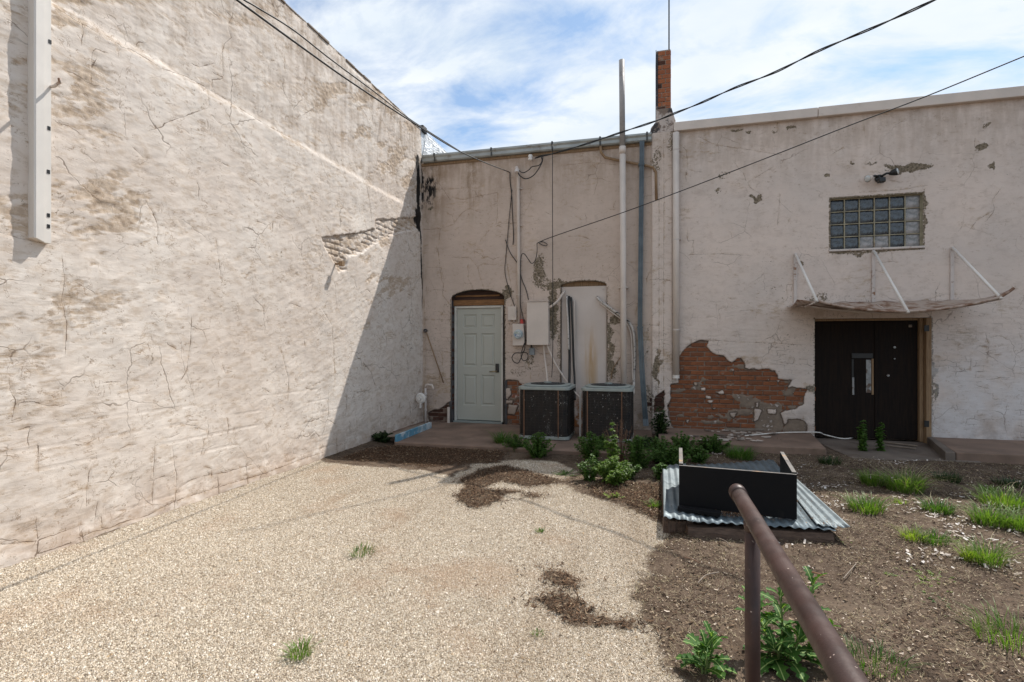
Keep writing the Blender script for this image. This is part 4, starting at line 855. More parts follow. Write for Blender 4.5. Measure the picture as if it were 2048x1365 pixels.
# diagonal rod, gas pipe and others by the corner
pipe('wall_rod', [onY(852, 662, -.03), onY(887, 766, -.03)], .010, M['tanwood'], 'thin slanting rusty rod left of the arched doorway', 'rod', 8)
q = onY(851, 662, -.02); o = MB().cyl((q[0], .01, q[2]), (0, -1, 0), .035, .05, 12).build('rod_socket', M['soot'], at=q); tagt(o, 'round black socket where the slanting rod starts', 'fitting')
gp = empty('gas_riser', onY(851, 850, -.12), 'cream gas riser pipe with an elbow in the corner left of the doorway', 'pipe')
MB().tube(Yp([(851, 856, -.12), (851, 776, -.12)]), .020, 12).build('riser', M['rustcream'], gp, smooth=True)
MB().tube(Yp([(851, 776, -.12), (852, 771, -.12), (856, 770, -.12), (864, 771, -.12), (866, 776, -.12), (866, 780, -.12)]), .021, 12).build('elbow', M['cream'], gp, smooth=True)
for v in (790, 798, 822): q = onY(851, v, -.12); MB().cyl((q[0], -.12, q[2]), (0, 0, 1), .031, .035, 8).build('union_nut', M['rustcream'], gp)
q = onY(841, 797, -.35); gd = empty('gas_regulator', q, 'round pale gas regulator disc beside the corner riser pipe', 'regulator')
MB().tube([(q[0], q[1] + .03, q[2]), (q[0], q[1] - .0, q[2]), (q[0], q[1] - .02, q[2])], [.085, .10, .07], 24).build('disc', M['creamw'], gd, smooth=False, bevel=.008)
MB().cyl((q[0], q[1] - .02, q[2]), (0, -1, 0), .03, .05, 14).build('hub', M['creamw'], gd); MB().tube([(q[0], q[1], q[2] - .08), (q[0], q[1], q[2] - .17)], .018, 10).build('outlet', M['creamw'], gd)
q2 = onY(851, 800, -.12); MB().tube([(q[0], q[1] + .03, q[2]), (q[0] + .02, -.14, q[2]), (q2[0], -.12, q[2])], .016, 10).build('link_pipe', M['creamw'], gd)
q = onY(897, 830, -.06); o = MB().cyl((q[0], -.06, ZSL), (0, 0, 1), .026, .28, 14).build('pipe_stub', M['cream'], at=(q[0], -.06, ZSL), smooth=False); tagt(o, 'short capped cream pipe stub at the foot of the doorway left jamb', 'pipe')
print('pipes')

# ------------------------------------------------------------------ cables
def cable(name, pts, r, label, n=8, tw=None, mat='black'):
    P = spl([atT(u, v, t) for (u, v, t) in pts], n)
    if tw is None: return tagt(MB().tube(P, r, 6).build(name, M[mat], at=tuple(P[0]), smooth=True), label, 'cable')
    root = empty(name, tuple(P[0]), label, 'cable')
    for k in range(2):
        Q = []; L = 0
        for i, p in enumerate(P):
            if i: L += (P[i] - P[i - 1]).length
            a = 2 * PI * L / tw + k * PI; d = (P[min(i + 1, len(P) - 1)] - P[max(i - 1, 0)]).normalized(); s = d.cross(Vector((0, 0, 1))).normalized(); u = s.cross(d)
            Q.append(p + (s * math.cos(a) + u * math.sin(a)) * r * 1.05)
        MB().tube(Q, r, 6).build('strand', M[mat], root, smooth=True)
    return root
def xt(u, X): return (X - CX) / ray(u, V0)[0]
def par(L, X): return [(u, v, xt(u, X)) for u, v in L]
cable('overhead_cable', par([(1019, 345), (925, 306), (822, 243), (700, 163), (600, 92), (512, 28), (455, -14), (330, -110), (60, -330)], onY(1019, 345)[0]), .0075, 'lower of two black cables crossing the lit wall at upper left')
cable('overhead_cable', par([(930, 309), (826, 243), (750, 185), (660, 118), (586, 60), (512, 14), (474, -10), (350, -110), (80, -330)], onY(1019, 345)[0]), .0055, 'upper of two black cables crossing the lit wall at upper left')
cable('service_cable', [(1070, 317, 9.1), (1085, 312, 8.95), (1105, 308, 8.8), (1170, 289, 8.4), (1246, 264, 8.0), (1310, 243, 7.65), (1352, 226, 7.4), (1400, 207, 7.2), (1470, 176, 6.8), (1550, 145, 6.45), (1640, 101, 6.0), (1760, 50, 5.5), (1870, 0, 5.0), (2000, -60, 4.5), (2400, -240, 3.5)], .0078, 'thick twisted black cable rising over the roof to the top right', 10, .95)
cable('thin_cable', [(1074, 487, 9.05), (1105, 474, 8.9), (1250, 424, 8.2), (1400, 368, 7.5), (1560, 306, 6.85), (1700, 251, 6.3), (1850, 194, 5.75), (2048, 113, 5.1), (2300, 10, 4.4)], .0065, 'thin black cable sloping up to the right across both walls')
cable('drop_wire', [(1105, 290, 8.72), (1105, 400, 8.74), (1105.5, 560, 8.75), (1105.5, 700, 8.75), (1104, 745, 8.73), (1103, 755, 8.7)], .0065, 'thin black wire hanging straight down from gutter between panel and niche')
def wcable(name, pts, r, label, mat='black', y=-.02): 
    P = spl([onY(p[0], p[1], p[2] if len(p) > 2 else y) for p in pts]); return tagt(MB().tube(P, r, 6).build(name, M[mat], at=tuple(P[0]), smooth=True), label, 'cable')
wcable('wall_cable', [(1020, 345), (1020, 362), (1023, 385), (1025, 430), (1027, 470), (1026, 490)], .008, 'dark wire running down the wall left of the cream conduit')
wcable('wall_cable', [(1024, 380), (1018, 440), (1012, 510), (1010, 545), (1018, 580), (1028, 610), (1034, 625)], .006, 'thin wire from the wall top down to the junction box')
wcable('wall_cable', [(1011, 480), (1020, 505), (1036, 530), (1044, 560), (1052, 580), (1057, 600)], .007, 'wire crossing behind the conduit towards the big panel')
wcable('wall_cable', [(1074, 487), (1074, 505), (1070, 522), (1063, 527), (1056, 518), (1048, 508), (1042, 515), (1041, 560), (1041, 610), (1047, 640), (1050, 690), (1045, 705), (1030, 707), (1024, 716), (1029, 725), (1037, 726), (1043, 714), (1047, 705), (1055, 708), (1055, 718), (1047, 722), (1042, 712), (1046, 695), (1052, 680)], .0075, 'black cable snaking down past the meter into a double loop', y=-.14)
wcable('wall_cable', [(1034, 341, -.15), (1040, 352, -.2), (1052, 358, -.2), (1066, 352, -.2), (1076, 340, -.2), (1084, 325, -.2), (1086, 312, -.2)], .009, 'drooping black service wire loop at the weatherhead')
wcable('wall_cable', [(1036, 340, -.15), (1046, 346, -.2), (1058, 340, -.2), (1064, 334, -.2), (1078, 331, -.2), (1084, 322, -.2), (1082, 313, -.2)], .008, 'shorter black service wire loop above the drooping one')
wcable('wall_cable', [(1079, 485), (1086, 484), (1094, 489), (1092, 492), (1084, 490), (1077, 486)], .006, 'small loose wire loop where the thin cable meets the wall')
wcable('wall_cable', [(1243, 712), (1236, 722), (1228, 735), (1223, 748), (1224, 758)], .008, 'curved tan wire left of the vent pipe foot', 'tanwood')
q = onY(1062, 318, -.06); ins_ = empty('insulator', q, 'white ceramic insulator holding the twisted cable under the gutter', 'insulator')
MB().tube([(q[0], 0, q[2]), (q[0], -.12, q[2])], .014, 8).build('bolt', M['dark'], ins_)
MB().tube([(q[0], -.11, q[2] - .05), (q[0], -.11, q[2] - .02), (q[0], -.11, q[2]), (q[0], -.11, q[2] + .03), (q[0], -.11, q[2] + .05)], [.03, .042, .026, .042, .03], 14).build('spool', M['creamw'], ins_, smooth=True)

# ------------------------------------------------------------------ flood light
q = onY(1760, 356, -.05); fl = empty('floodlight', (q[0], -.02, q[2]), 'twin head floodlight above the glass block window', 'light fixture')
MB().cyl((q[0], 0.005, q[2]), (0, -1, 0), .055, .04, 18).build('mount', M['blackm'], fl, bevel=.006)
MB().box(q[0] - .04, q[0] + .045, -.14, -.05, q[2] - .085, q[2] - .015).build('sensor', M['blackm'], fl, bevel=.01)
for (sx, dz) in ((-1, .0), (1, .045)):
    base = Vector((q[0] + sx * .02, -.05, q[2] + .02)); hd = Vector((q[0] + sx * .13, -.09, q[2] + dz)); dr_ = Vector((sx * .75, -.5, -.3 if sx < 0 else .1)).normalized()
    MB().tube([base, (base + hd) / 2 + Vector((0, 0, .02)), hd], .016, 8).build('arm', M['blackm'], fl, smooth=True)
    MB().tube([hd - dr_ * .03, hd, hd + dr_ * .05, hd + dr_ * .075], [.018, .035, .052, .056], 16).build('lamp_head', M['cream'] if sx < 0 else M['blackm'], fl, smooth=True)
    MB().tube([hd + dr_ * .076, hd + dr_ * .088], [.05, .035], 16).build('lens', M['lampglass'], fl, smooth=True)
# ------------------------------------------------------------------ awning
aw = empty('awning', (7.3, -.5, 2.0), 'sagging rusty metal awning on three pipe brackets over the dark double doors', 'awning')
D_ = 1.08; fr_ = [(6.26, 2.053), (7.316, 1.886), (8.31, 2.045)]
def zfront(x):
    t = (x - 6.26) / (8.31 - 6.26)
    return 2.06 - .64 * t * (1 - t) + (.10 * max(0, t - 1) / .12) - .0 * t + (.02 * max(0, -t) / .05)
NX, NY = 44, 12; xa, xb = 6.14, 8.45; V = []
for i in range(NX + 1):
    x = xa + (xb - xa) * i / NX
    for j in range(NY + 1):
        t = j / NY; zb_ = 2.105 - .02 * math.sin(i * .7) * .3 - (.05 if x < 6.22 else 0); z = zb_ * (1 - t) + zfront(x) * t - .05 * math.sin(PI * t) + .010 * math.sin(x * 9 + t * 5) * t + .006 * math.sin(x * 23 + 3 * t)
        if x > 8.4: z += .10 * ((x - 8.4) / .22) ** 2 * t
        V.append((x, -.015 - (D_ - .01) * t * (1 if x > 6.3 else .55 + .45 * (x - 6.14) / .16), z))
b = MB(); n1_ = NY + 1; b.add(V, [(i * n1_ + j, (i + 1) * n1_ + j, (i + 1) * n1_ + j + 1, i * n1_ + j + 1) for i in range(NX) for j in range(NY)])
sh = b.build('sheet', M['rustsheet'], aw, smooth=True); md = sh.modifiers.new('s', 'SOLIDIFY'); md.thickness = .006
P = [(x, -D_ - .012, zfront(x) - .002 + (.10 * ((x - 8.4) / .22) ** 2 if x > 8.4 else 0)) for x in np.linspace(6.27, 8.45, 40)]; MB().tube(P, [.018] * 40, 8).build('front_rim', M['rustsheet'], aw, smooth=True)
P = [(x, -D_ + .35, zfront(x) * .66 + 2.10 * .34 - .06) for x in np.linspace(6.3, 8.4, 24)]; MB().tube(P, .013, 8).build('cross_rail', M['rustcream'], aw, smooth=True)
for (xf, zf_) in fr_:
    MB().box(xf - .022, xf + .022, -.022, -.002, 2.08, 2.875).build('wall_strap', M['rustcream'], aw, bevel=.003)
    MB().tube([(xf, -.03, 2.86), (xf, -D_ - .03, zf_ - .005)], .019, 10).build('brace', M['creamw'], aw, smooth=True)
    MB().tube([(xf, -.02, 2.09), (xf, -D_ * .5, (2.09 + zf_) / 2 - .055), (xf, -D_, zf_ - .01)], .012, 8).build('bottom_rod', M['rustcream'], aw, smooth=True)

# ------------------------------------------------------------------ trim channel on the lit wall
XT = .075
tA, tB = onX(67, 475, XT), onX(105, 478, XT)
tm = empty('metal_channel', (0, tA[1], tA[2]), 'long white metal channel hanging vertically on the left lit wall', 'metal channel')
y0, y1 = tA[1], tB[1]; zb_ = tA[2]
b = MB(); prof = [(0.006, y0 + .004), (XT, y0 + .002), (XT + .006, y0 + .012), (XT + .006, y1 - .055), (XT - .012, y1 - .045), (XT - .012, y1), (0.02, y1)]
pr2 = prof[::-1]; N = len(prof)
lo = [(p[0], p[1], zb_ + (-.02 if p[1] > (y0 + y1) / 2 else .0)) for p in prof]; hi = [(p[0], p[1], 5.3) for p in prof]
b.add(lo + hi, [(k, k + 1, N + k + 1, N + k) for k in range(N - 1)] + [tuple(range(N))])
o = b.build('channel', M['creamw'], tm); md = o.modifiers.new('s', 'SOLIDIFY'); md.thickness = .004
for (u, v) in ((100, 84), (98, 257), (97, 344), (97, 431), (97, 453)):
    q = onX(u, v, XT - .011); MB().box(XT - .013, XT - .009, q[1] - .009, q[1] + .009, q[2] - .013, q[2] + .013).build('bolt_hole', M['blackm'], tm)
q = onX(104, 170, XT + .03); hk = MB().tube([(0.0, q[1] + .03, q[2] + .01), (XT + .02, q[1] + .02, q[2]), (XT + .11, q[1] - .005, q[2] + .004), (XT + .115, q[1] - .012, q[2] + .03)], .010, 8).build('wall_hook', M['rustcream'], at=(0, q[1], q[2]), smooth=True); tagt(hk, 'small rusty hook sticking out beside the white metal channel', 'hook')
q = onX(671, 533, .03); o = MB().tube([(0.0, q[1], q[2] + .04), (.05, q[1], q[2] + .03), (.12, q[1], q[2] + .035)], .014, 8).box(.1, .15, q[1] - .03, q[1] + .03, q[2] + .0, q[2] + .06).build('wall_bracket', M['tanwood'], at=(0, q[1], q[2])); tagt(o, 'small rusted bracket below the torn render on the lit wall', 'bracket')

print('fixtures')
# ------------------------------------------------------------------ slabs
def slab(name, poly, z0, z1, mat, bevel=.012):
    o = MB().prism(poly, lambda p: (p[0], p[1], z0), lambda p: (p[0], p[1], z1)).build(name, mat, bevel=bevel); o['kind'] = 'structure'; return o
yL = -2.03
slab('concrete_slab', [(.02, .02), (.02, -1.15), (onZ(790, 884, ZSL)[0], yL), (X_(1320, -1.6) - .1, yL + .02), (X_(1320, -1.6) - .1, .02)], -.2, ZSL, M['concrete'])
xr0 = X_(1318, -1.3)
slab('concrete_slab', [(xr0, .012), (xr0, -1.28), (onZ(1655, 893, ZSR)[0], -1.30), (onZ(1634, 866, ZSR)[0] - .02, .012)], -.2, ZSR - .04, M['concrete'])
slab('doorstep', [(XB0 - .05, .13), (XB0 - .05, -.05), (onZ(1672, 897, .03)[0] + .0, -1.36), (onZ(1925, 912, .03)[0] + .05, -1.22), (XB1 + .02, -.05), (XB1 + .02, .13)], -.2, ZTH - .012, M['concrete2'])
slab('concrete_slab', [(XB1 + .003, .012), (XB1 + .003, -.02), (onZ(1925, 905, ZSR)[0], -1.2), (XE, -1.0), (XE, .012)], -.2, ZSR - .03, M['concrete'])
e0 = (XB1 - .04, -.03); e1 = (onZ(1928, 908, ZSR)[0] - .03, -1.24)
slab('kerb', [(e0[0] - .03, e0[1]), (e1[0] - .07, e1[1]), (e1[0] + .04, e1[1] - .0), (e0[0] + .05, e0[1])], -.15, ZSR - .022, M['concrete2'])
# blue board on the slab edge
a = onZ(792, 878, .10); c = onZ(861, 851, .10)
d = Vector((c[0] - a[0], c[1] - a[1], 0)); L = d.length; ang = math.atan2(d.y, d.x)
bb = empty('painted_board', (a[0], a[1], ZSL), 'blue and white painted board lying on the slab edge in the corner', 'board', rz=0)
Mx = Matrix.Translation((a[0], a[1], ZSL)) @ Matrix.Rotation(ang, 4, 'Z')
MB().box(0, L * .58, -.02, .018, .0, .10, Mx).build('blue_half', M['blue'], bb, bevel=.003); MB().box(L * .58, L, -.02, .018, .0, .10, Mx).build('faded_half', M['bluew'], bb, bevel=.003)
MB().box(.05, L, .02, .16, .055, .075, Mx).build('top_board', M['plank'], bb, bevel=.003)

# ------------------------------------------------------------------ ground
def pz(p): return [onZ(u, v)[:2] for u, v in p]
GRAV = pz([(640, 921), (720, 932), (800, 935), (880, 945), (905, 952), (960, 925), (1060, 918), (1120, 925), (1150, 945), (1120, 965), (1160, 985), (1210, 1000), (1270, 1020), (1315, 1045), (1325, 1075), (1302, 1105), (1296, 1150), (1268, 1200), (1270, 1235), (1300, 1260), (1330, 1290), (1345, 1330), (1390, 1365), (1400, 1900)]) + [(3.6, -30), (0, -30), (0, -3)]
LIT = [pz(p) for p in ([(908, 992), (935, 975), (925, 960), (960, 940), (1010, 932), (1080, 952), (1130, 965), (1060, 975), (1000, 962), (965, 978), (1060, 985), (1000, 990), (1000, 1003), (955, 1018), (935, 1010)], [(1090, 1140), (1120, 1145), (1150, 1160), (1148, 1178), (1112, 1170), (1095, 1155)],
                       [(1066, 1200), (1108, 1187), (1150, 1200), (1180, 1220), (1210, 1238), (1290, 1246), (1290, 1256), (1220, 1252), (1140, 1250), (1120, 1230), (1098, 1218)],
                       [(735, 900), (790, 893), (1010, 905), (1000, 925), (850, 936), (780, 925), (725, 925), (690, 915)], [(1180, 975), (1240, 965), (1330, 975), (1330, 1040), (1250, 1010), (1190, 990)], [(1040, 990), (1080, 988), (1080, 995), (1045, 996)])]
def masks(x, y):
    g = sdf(x, y, GRAV) + .22 * (fbm(x / .22, y / .22, 5, 201, .6) - .5); lt = np.full(x.shape, 1.0)
    for P in LIT: lt = np.minimum(lt, sdf(x, y, P) + .13 * (fbm(x / .09, y / .09, 4, 207, .65) - .5))
    return g, lt
def gz(x, y):
    h = .030 * (fbm(x / 1.4, y / 1.4, 3, 210) - .5) + .010 * (fbm(x / .2, y / .2, 3, 215) - .5)
    h = h + .035 * sst(3.6, 5.2, x) * (fbm(x / .7, y / .7, 3, 216) - .35) * sst(-.2, -1.6, y)
    return h - .006 + .02 * sst(.22, 0, x)
def axis(lo, a, b, hi, d):
    m = list(np.arange(a, b + 1e-6, d)); s_ = d; p = a; L_ = []
    while p > lo: s_ *= 1.35; p -= s_; L_.append(p)
    s_ = d; p = b; H_ = []
    while p < hi: s_ *= 1.35; p += s_; H_.append(p)
    return np.array(L_[::-1] + m + H_)
gx = axis(-300, -.1, 10.5, 300, .028); gy = axis(-300, -8.2, .1, 300, .028)
x, y = np.meshgrid(gx, gy, indexing='ij'); g_, l_ = masks(x, y); z = gz(x, y)
far = (x < -.2) | (x > 10.6) | (y > .2) | (y < -8.4); z = np.where(far, np.where((np.abs(x) > 20) | (np.abs(y) > 20), -.02, z), z)
z = z + .012 * (1 - sst(-.03, .04, l_)) * 1.0 + .012 * sst(-.05, .1, g_) + .010 * (fbm(x / .05, y / .05, 2, 230) - .5) * sst(-.02, .1, g_)
me = np_mesh('ground', np.stack([x, y, z], -1).reshape(-1, 3), grid_faces(len(gx), len(gy)), dict(grav=g_, lit=l_))
n = NT('yard_ground'); ga = n.ma('MULTIPLY_ADD', n.ma('SUBTRACT', n.noise(30, 5, .7), .5), .12, n.at('grav')); la = n.ma('MULTIPLY_ADD', n.ma('SUBTRACT', n.noise(40, 5, .8), .5), .11, n.at('lit'))
vc = n.N('ShaderNodeTexVoronoi'); n.L(n.tc, vc.inputs['Vector']); vc.inputs['Scale'].default_value = 150
sepc = n.N('ShaderNodeSeparateColor'); n.L(vc.outputs['Color'], sepc.inputs[0]); rc = sepc.outputs[0]
gc = n.ramp(rc, [(0, (.12, .095, .07)), (.2, (.29, .235, .16)), (.55, (.47, .40, .31)), (.85, (.57, .505, .42)), (1, (.38, .28, .17))])
gc = n.mix(n.ss(.35, .75, vc.outputs['Distance'], 0, .85), gc, (.17, .13, .095))
gc = n.mix(n.ss(.52, .70, n.noise(1.1, 5, .6), 0, .45), gc, (.36, .235, .15))
dn = n.noise(9, 7, .75); dc = n.mix(n.ss(.3, .7, dn), (.060, .040, .028), (.155, .112, .080))
dc = n.mix(n.ss(.5, .7, n.noise(1.6, 4), 0, .7), dc, (.18, .135, .098)); dc = n.mix(n.ss(.62, .66, n.noise(75, 4, .7)), dc, (.42, .35, .27)); dc = n.mix(n.ss(.62, .68, n.noise(50, 4, .8)), dc, (.03, .02, .014))
lc = n.mix(n.ss(.4, .6, n.noise(70, 4, .7)), (.045, .028, .018), (.12, .075, .045))
col = n.mix(n.ss(-.03, .03, ga), gc, dc); col = n.mix(n.ma('MULTIPLY', n.ss(.012, -.012, la), .85), col, lc)
trk = n.ss(.50, .72, n.noise(2.6, 4, .6, n.map((1, .10, 1), (0, 0, R(-14)))), 0, .30); col = n.mix(trk, col, n.mix(1, col, (.72, .66, .60), 'MULTIPLY'))
bh = n.mix(n.ss(-.03, .03, ga), n.ma('SUBTRACT', 1, vc.outputs['Distance']), n.ma('ADD', n.noise(60, 5, .8), n.noise(180, 2)))
M['ground'] = n.fin(col, .95, n.bump(bh, .8, .012), spec=.15)
go = link('ground', me, M['ground']); go['kind'] = 'structure'

# ---- loose stones of the gravel (one mass)
def scatter(n_, x0, x1, y0, y1, dens):
    x = rng.uniform(x0, x1, n_); y = rng.uniform(y0, y1, n_); k = rng.random(n_) < dens(x, y); return x[k], y[k]
def fwd(x, y): return -(x - CX) * SN + (y - CY) * CS
def inview(x, y):
    f = fwd(x, y); r = (x - CX) * CS + (y - CY) * SN; return (f > 1.9) & (np.abs(r) < f * 1.03 + .35)
def dens_g(x, y):
    g, l = masks(x, y); q = np.where(g < -.02, 1.0, .02 + .5 * np.exp(-np.maximum(g, 0) / .14)); q = np.where(l < .03, .07 + .9 * sst(-.015, .03, l), q)
    return q * np.clip((4.0 / np.maximum(fwd(x, y), .5)) ** 1.5, .1, 1) * inview(x, y) * (x > .03)
x, y = scatter(900000, 0, 7.6, -7.6, -2.0, dens_g); N = len(x); print('stones', N)
oc = np.array([(1, 0, -.8), (0, 1, -.8), (-1, 0, -.8), (0, -1, -.8), (.1, .1, .8)], float); of = np.array([(0, 1, 4), (1, 2, 4), (2, 3, 4), (3, 0, 4)])
r = rng.gamma(4, .00072, N) + .0016; ax = np.stack([r * rng.uniform(.8, 1.5, N), r * rng.uniform(.7, 1.1, N), r * rng.uniform(.45, .85, N)], -1); an = rng.uniform(0, 2 * PI, N)
V = oc[None] * ax[:, None] * rng.uniform(.75, 1.25, (N, 5, 1)); ti = rng.normal(0, .3, N)
V = np.stack([V[..., 0] * np.cos(ti)[:, None] - V[..., 2] * np.sin(ti)[:, None], V[..., 1], V[..., 0] * np.sin(ti)[:, None] + V[..., 2] * np.cos(ti)[:, None]], -1)
V = np.stack([V[..., 0] * np.cos(an)[:, None] - V[..., 1] * np.sin(an)[:, None], V[..., 0] * np.sin(an)[:, None] + V[..., 1] * np.cos(an)[:, None], V[..., 2]], -1)
V += np.stack([x, y, gz(x, y) + ax[:, 2] * .5], -1)[:, None]
me = np_mesh('gravel', V.reshape(-1, 3), (of[None] + 5 * np.arange(N)[:, None, None]).reshape(-1, 3), smooth=False)
n = NT('gravel_stone'); gr = n.ramp(n.isl(), [(0, (.20, .155, .11)), (.05, (.38, .30, .22)), (.40, (.54, .455, .35)), (.75, (.65, .57, .46)), (.95, (.76, .70, .62)), (1, (.46, .32, .18))])
gr = n.mix(n.ss(.52, .70, n.noise(1.1, 5, .6), 0, .42), gr, (.40, .27, .175))
gr = n.mix(n.ss(.50, .72, n.noise(2.6, 4, .6, n.map((1, .10, 1), (0, 0, R(-14)))), 0, .45), gr, n.mix(1, gr, (.70, .63, .56), 'MULTIPLY'))
M['stone'] = n.fin(gr, .85, spec=.3); go2 = link('gravel', me, M['stone']); go2['kind'] = 'stuff'; go2['label'] = 'pale loose gravel stones covering the yard'; go2['category'] = 'gravel'
# ---- dry chips, straw and litter on the dirt (one mass)
def litter(name, n_, reg, dens, L, W, mat, label, lift=.004, curl=.4):
    x, y = scatter(n_, *reg, dens); N = len(x); an = rng.uniform(0, 2 * PI, N); l = rng.uniform(*L, N); w_ = rng.uniform(*W, N); ti = rng.normal(0, curl, N)
    px = np.array([-1, 0, 1, 1, 0, -1.0]); py = np.array([-.7, -1, -.5, .5, 1, .7]); V = np.zeros((N, 6, 3))
    V[..., 0] = px * l[:, None]; V[..., 1] = py * w_[:, None]; V[..., 2] = np.abs(px) * (l * rng.uniform(-.2, .6, N))[:, None] + np.sin(ti)[:, None] * py * w_[:, None]
    V[..., 2] += px * l[:, None] * rng.normal(0, .25, N)[:, None]
    V = np.stack([V[..., 0] * np.cos(an)[:, None] - V[..., 1] * np.sin(an)[:, None], V[..., 0] * np.sin(an)[:, None] + V[..., 1] * np.cos(an)[:, None], V[..., 2]], -1)
    g, lt = masks(x, y); zz_ = gz(x, y) + .012 * (1 - sst(-.03, .04, lt)) + .012 * sst(-.05, .1, g) + lift + rng.uniform(0, .008, N); V += np.stack([x, y, zz_], -1)[:, None]
    fc = np.array([(0, 1, 4, 5), (1, 2, 3, 4)]); me = np_mesh(name, V.reshape(-1, 3), (fc[None] + 6 * np.arange(N)[:, None, None]).reshape(-1, 4), smooth=False)
    o = link(name, me, mat); o['kind'] = 'stuff'; o['label'] = label; o['category'] = 'litter'; print(name, N)
def dens_d(x, y):
    g, l = masks(x, y); cl = sst(.35, .62, fbm(x / .35, y / .35, 3, 301)); q = np.where(g > .0, .25 + .75 * cl, .012 + .5 * np.exp(np.minimum(g, 0) / .07))
    return q * inview(x, y) * np.clip(5 / np.maximum(fwd(x, y), .5), .25, 1)
n = NT('dry_leaf_chip'); M['chip'] = n.fin(n.ramp(n.isl(), [(0, (.03, .018, .012)), (.4, (.085, .052, .034)), (.75, (.20, .14, .09)), (.92, (.40, .31, .22)), (1, (.58, .50, .42))]), .9, spec=.15)
n = NT('brown_litter'); M['blit'] = n.fin(n.ramp(n.isl(), [(0, (.025, .015, .010)), (.6, (.10, .055, .032)), (.9, (.20, .125, .075)), (1, (.36, .28, .19))]), .9, spec=.15)
n = NT('paint_flake'); M['flake'] = n.fin(n.ramp(n.isl(), [(0, (.33, .27, .22)), (.6, (.48, .42, .37)), (1, (.66, .62, .58))]), .8, spec=.2)
litter('dry_leaf_litter', 120000, (3.2, 10.4, -7.6, -1.2), dens_d, (.003, .009), (.0015, .004), M['chip'], 'small dry leaf chips strewn over the dirt on the right')
litter('straw_litter', 50000, (3.2, 10.4, -7.6, -1.2), dens_d, (.008, .022), (.0005, .0011), M['straw'], 'fine dry straw bits strewn over the dirt on the right', curl=.2)
litter('brown_litter', 120000, (.05, 4.8, -6.2, -1.9), lambda x, y: np.clip(np.exp(-np.maximum(masks(x, y)[1], 0) / .035) * (.45 + .75 * fbm(x / .07, y / .07, 3, 340)), 0, 1) * inview(x, y) + .002, (.005, .018), (.001, .004), M['blit'], 'brown needle litter washed into patches on the gravel')
litter('paint_flakes', 9000, (4.9, 10.4, -5.2, -1.2), lambda x, y: sst(.58, .75, fbm(x / .5, y / .3, 3, 333)) * inview(x, y), (.008, .022), (.004, .012), M['flake'], 'pale paint flakes fallen on the dirt near the wall', curl=.2)

litter('dry_leaves', 5200, (3.4, 10.4, -7.4, -1.2), lambda x, y: (masks(x, y)[0] > .05) * inview(x, y) * (.25 + .75 * sst(.45, .6, fbm(x / .4, y / .4, 3, 311))), (.007, .018), (.003, .008), M['chip'], 'larger dry leaf pieces scattered over the dirt', curl=.4)
# ---- twigs one can pick out
for k, (u0, v0, u1, v1, lb) in enumerate(((1438, 1077, 1460, 1092, 'short pale twig in front of the timber under the hatch'), (1396, 1166, 1438, 1145, 'pale bent twig on the dirt left of the railing post'), (1369, 1115, 1400, 1127, 'dark twig on the dirt beside the gravel edge'), (1617, 1143, 1650, 1152, 'orange brown stick right of the railing'), (1687, 1157, 1712, 1128, 'curved pale twig between railing and yellow grass tuft'))):
    a = Vector(onZ(u0, v0, .03)); c = Vector(onZ(u1, v1, .03)); m_ = (a + c) / 2 + Vector((random.uniform(-.02, .02), random.uniform(-.02, .02), .01))
    o = MB().tube(spl([a, m_, c], 4), .0035, 5).build('twig', M['dead'] if k == 2 else (M['orangewood'] if k == 3 else M['plank']), at=tuple(a)); tagt(o, lb, 'twig')
# rubble and planks by the brick patch and the doorstep
def plank(u0, v0, u1, v1, z, w_, h_, label, mat='plank'):
    a = Vector(onZ(u0, v0, z)); c = Vector(onZ(u1, v1, z)); d = c - a; Mx = Matrix.Translation((a + c) / 2) @ Matrix.Rotation(math.atan2(d.y, d.x), 4, 'Z'); L = d.length / 2
    o = MB().box(-L, L, -w_ / 2, w_ / 2, 0, h_, Mx).build('plank', M[mat], at=tuple((a + c) / 2), bevel=.004); tagt(o, label, 'plank')
plank(1450, 862, 1556, 861, .115, .09, .035, 'long grey plank lying at the foot of the exposed bricks')
plank(1770, 886, 1835, 894, .03, .05, .02, 'upper wood slat lying on the step before the dark doors'); plank(1775, 893, 1832, 899, .03, .03, .02, 'lower wood slat lying on the step before the dark doors')
q = onZ(1884, 869, .135); o = MB().box(q[0] - .06, q[0] + .05, q[1] - .02, q[1] + .02, .12, .165).build('rubber_block', M['blackm'], at=q, bevel=.006); tagt(o, 'small black block on the right slab against the wall', 'block')
fg = []
for k in range(46):
    u = random.gauss(1455, 38); v = random.uniform(862, 884); q = onZ(u, v, .115); r = random.uniform(.015, .055); a = random.uniform(0, PI)
    n_ = random.randint(4, 6); poly = [(q[0] + r * random.uniform(.6, 1.2) * math.cos(a + 2 * PI * i / n_) * 1.5, q[1] + r * random.uniform(.6, 1.2) * math.sin(a + 2 * PI * i / n_)) for i in range(n_)]
    if q[1] > -.03: continue
    zt_ = .112 + random.uniform(.004, .02); ti = random.uniform(-.15, .15)
    o = MB().prism(poly, lambda p: (p[0], p[1], zt_ - .002), lambda p: (p[0], p[1], zt_ + .008 + ti * (p[0] - q[0]))).build('plaster_fragment', M['flake'] if k % 3 else M['concrete2'], at=q)
    tagt(o, 'flat pale plaster fragment among those fallen on the slab below the exposed bricks', 'plaster fragment', 'fallen plaster fragments below the exposed bricks')
P = spl([onZ(1490, 872, .13), onZ(1560, 866, .13), onZ(1632, 865, .14), onZ(1650, 870, .09), onZ(1680, 877, .04), onZ(1700, 877, .04), onZ(1712, 872, .04)])
tagt(MB().tube(P, .009, 8).build('white_cord', M['creamw'], at=tuple(P[0]), smooth=True), 'white cord lying from the slab across the dark doorstep', 'cord')
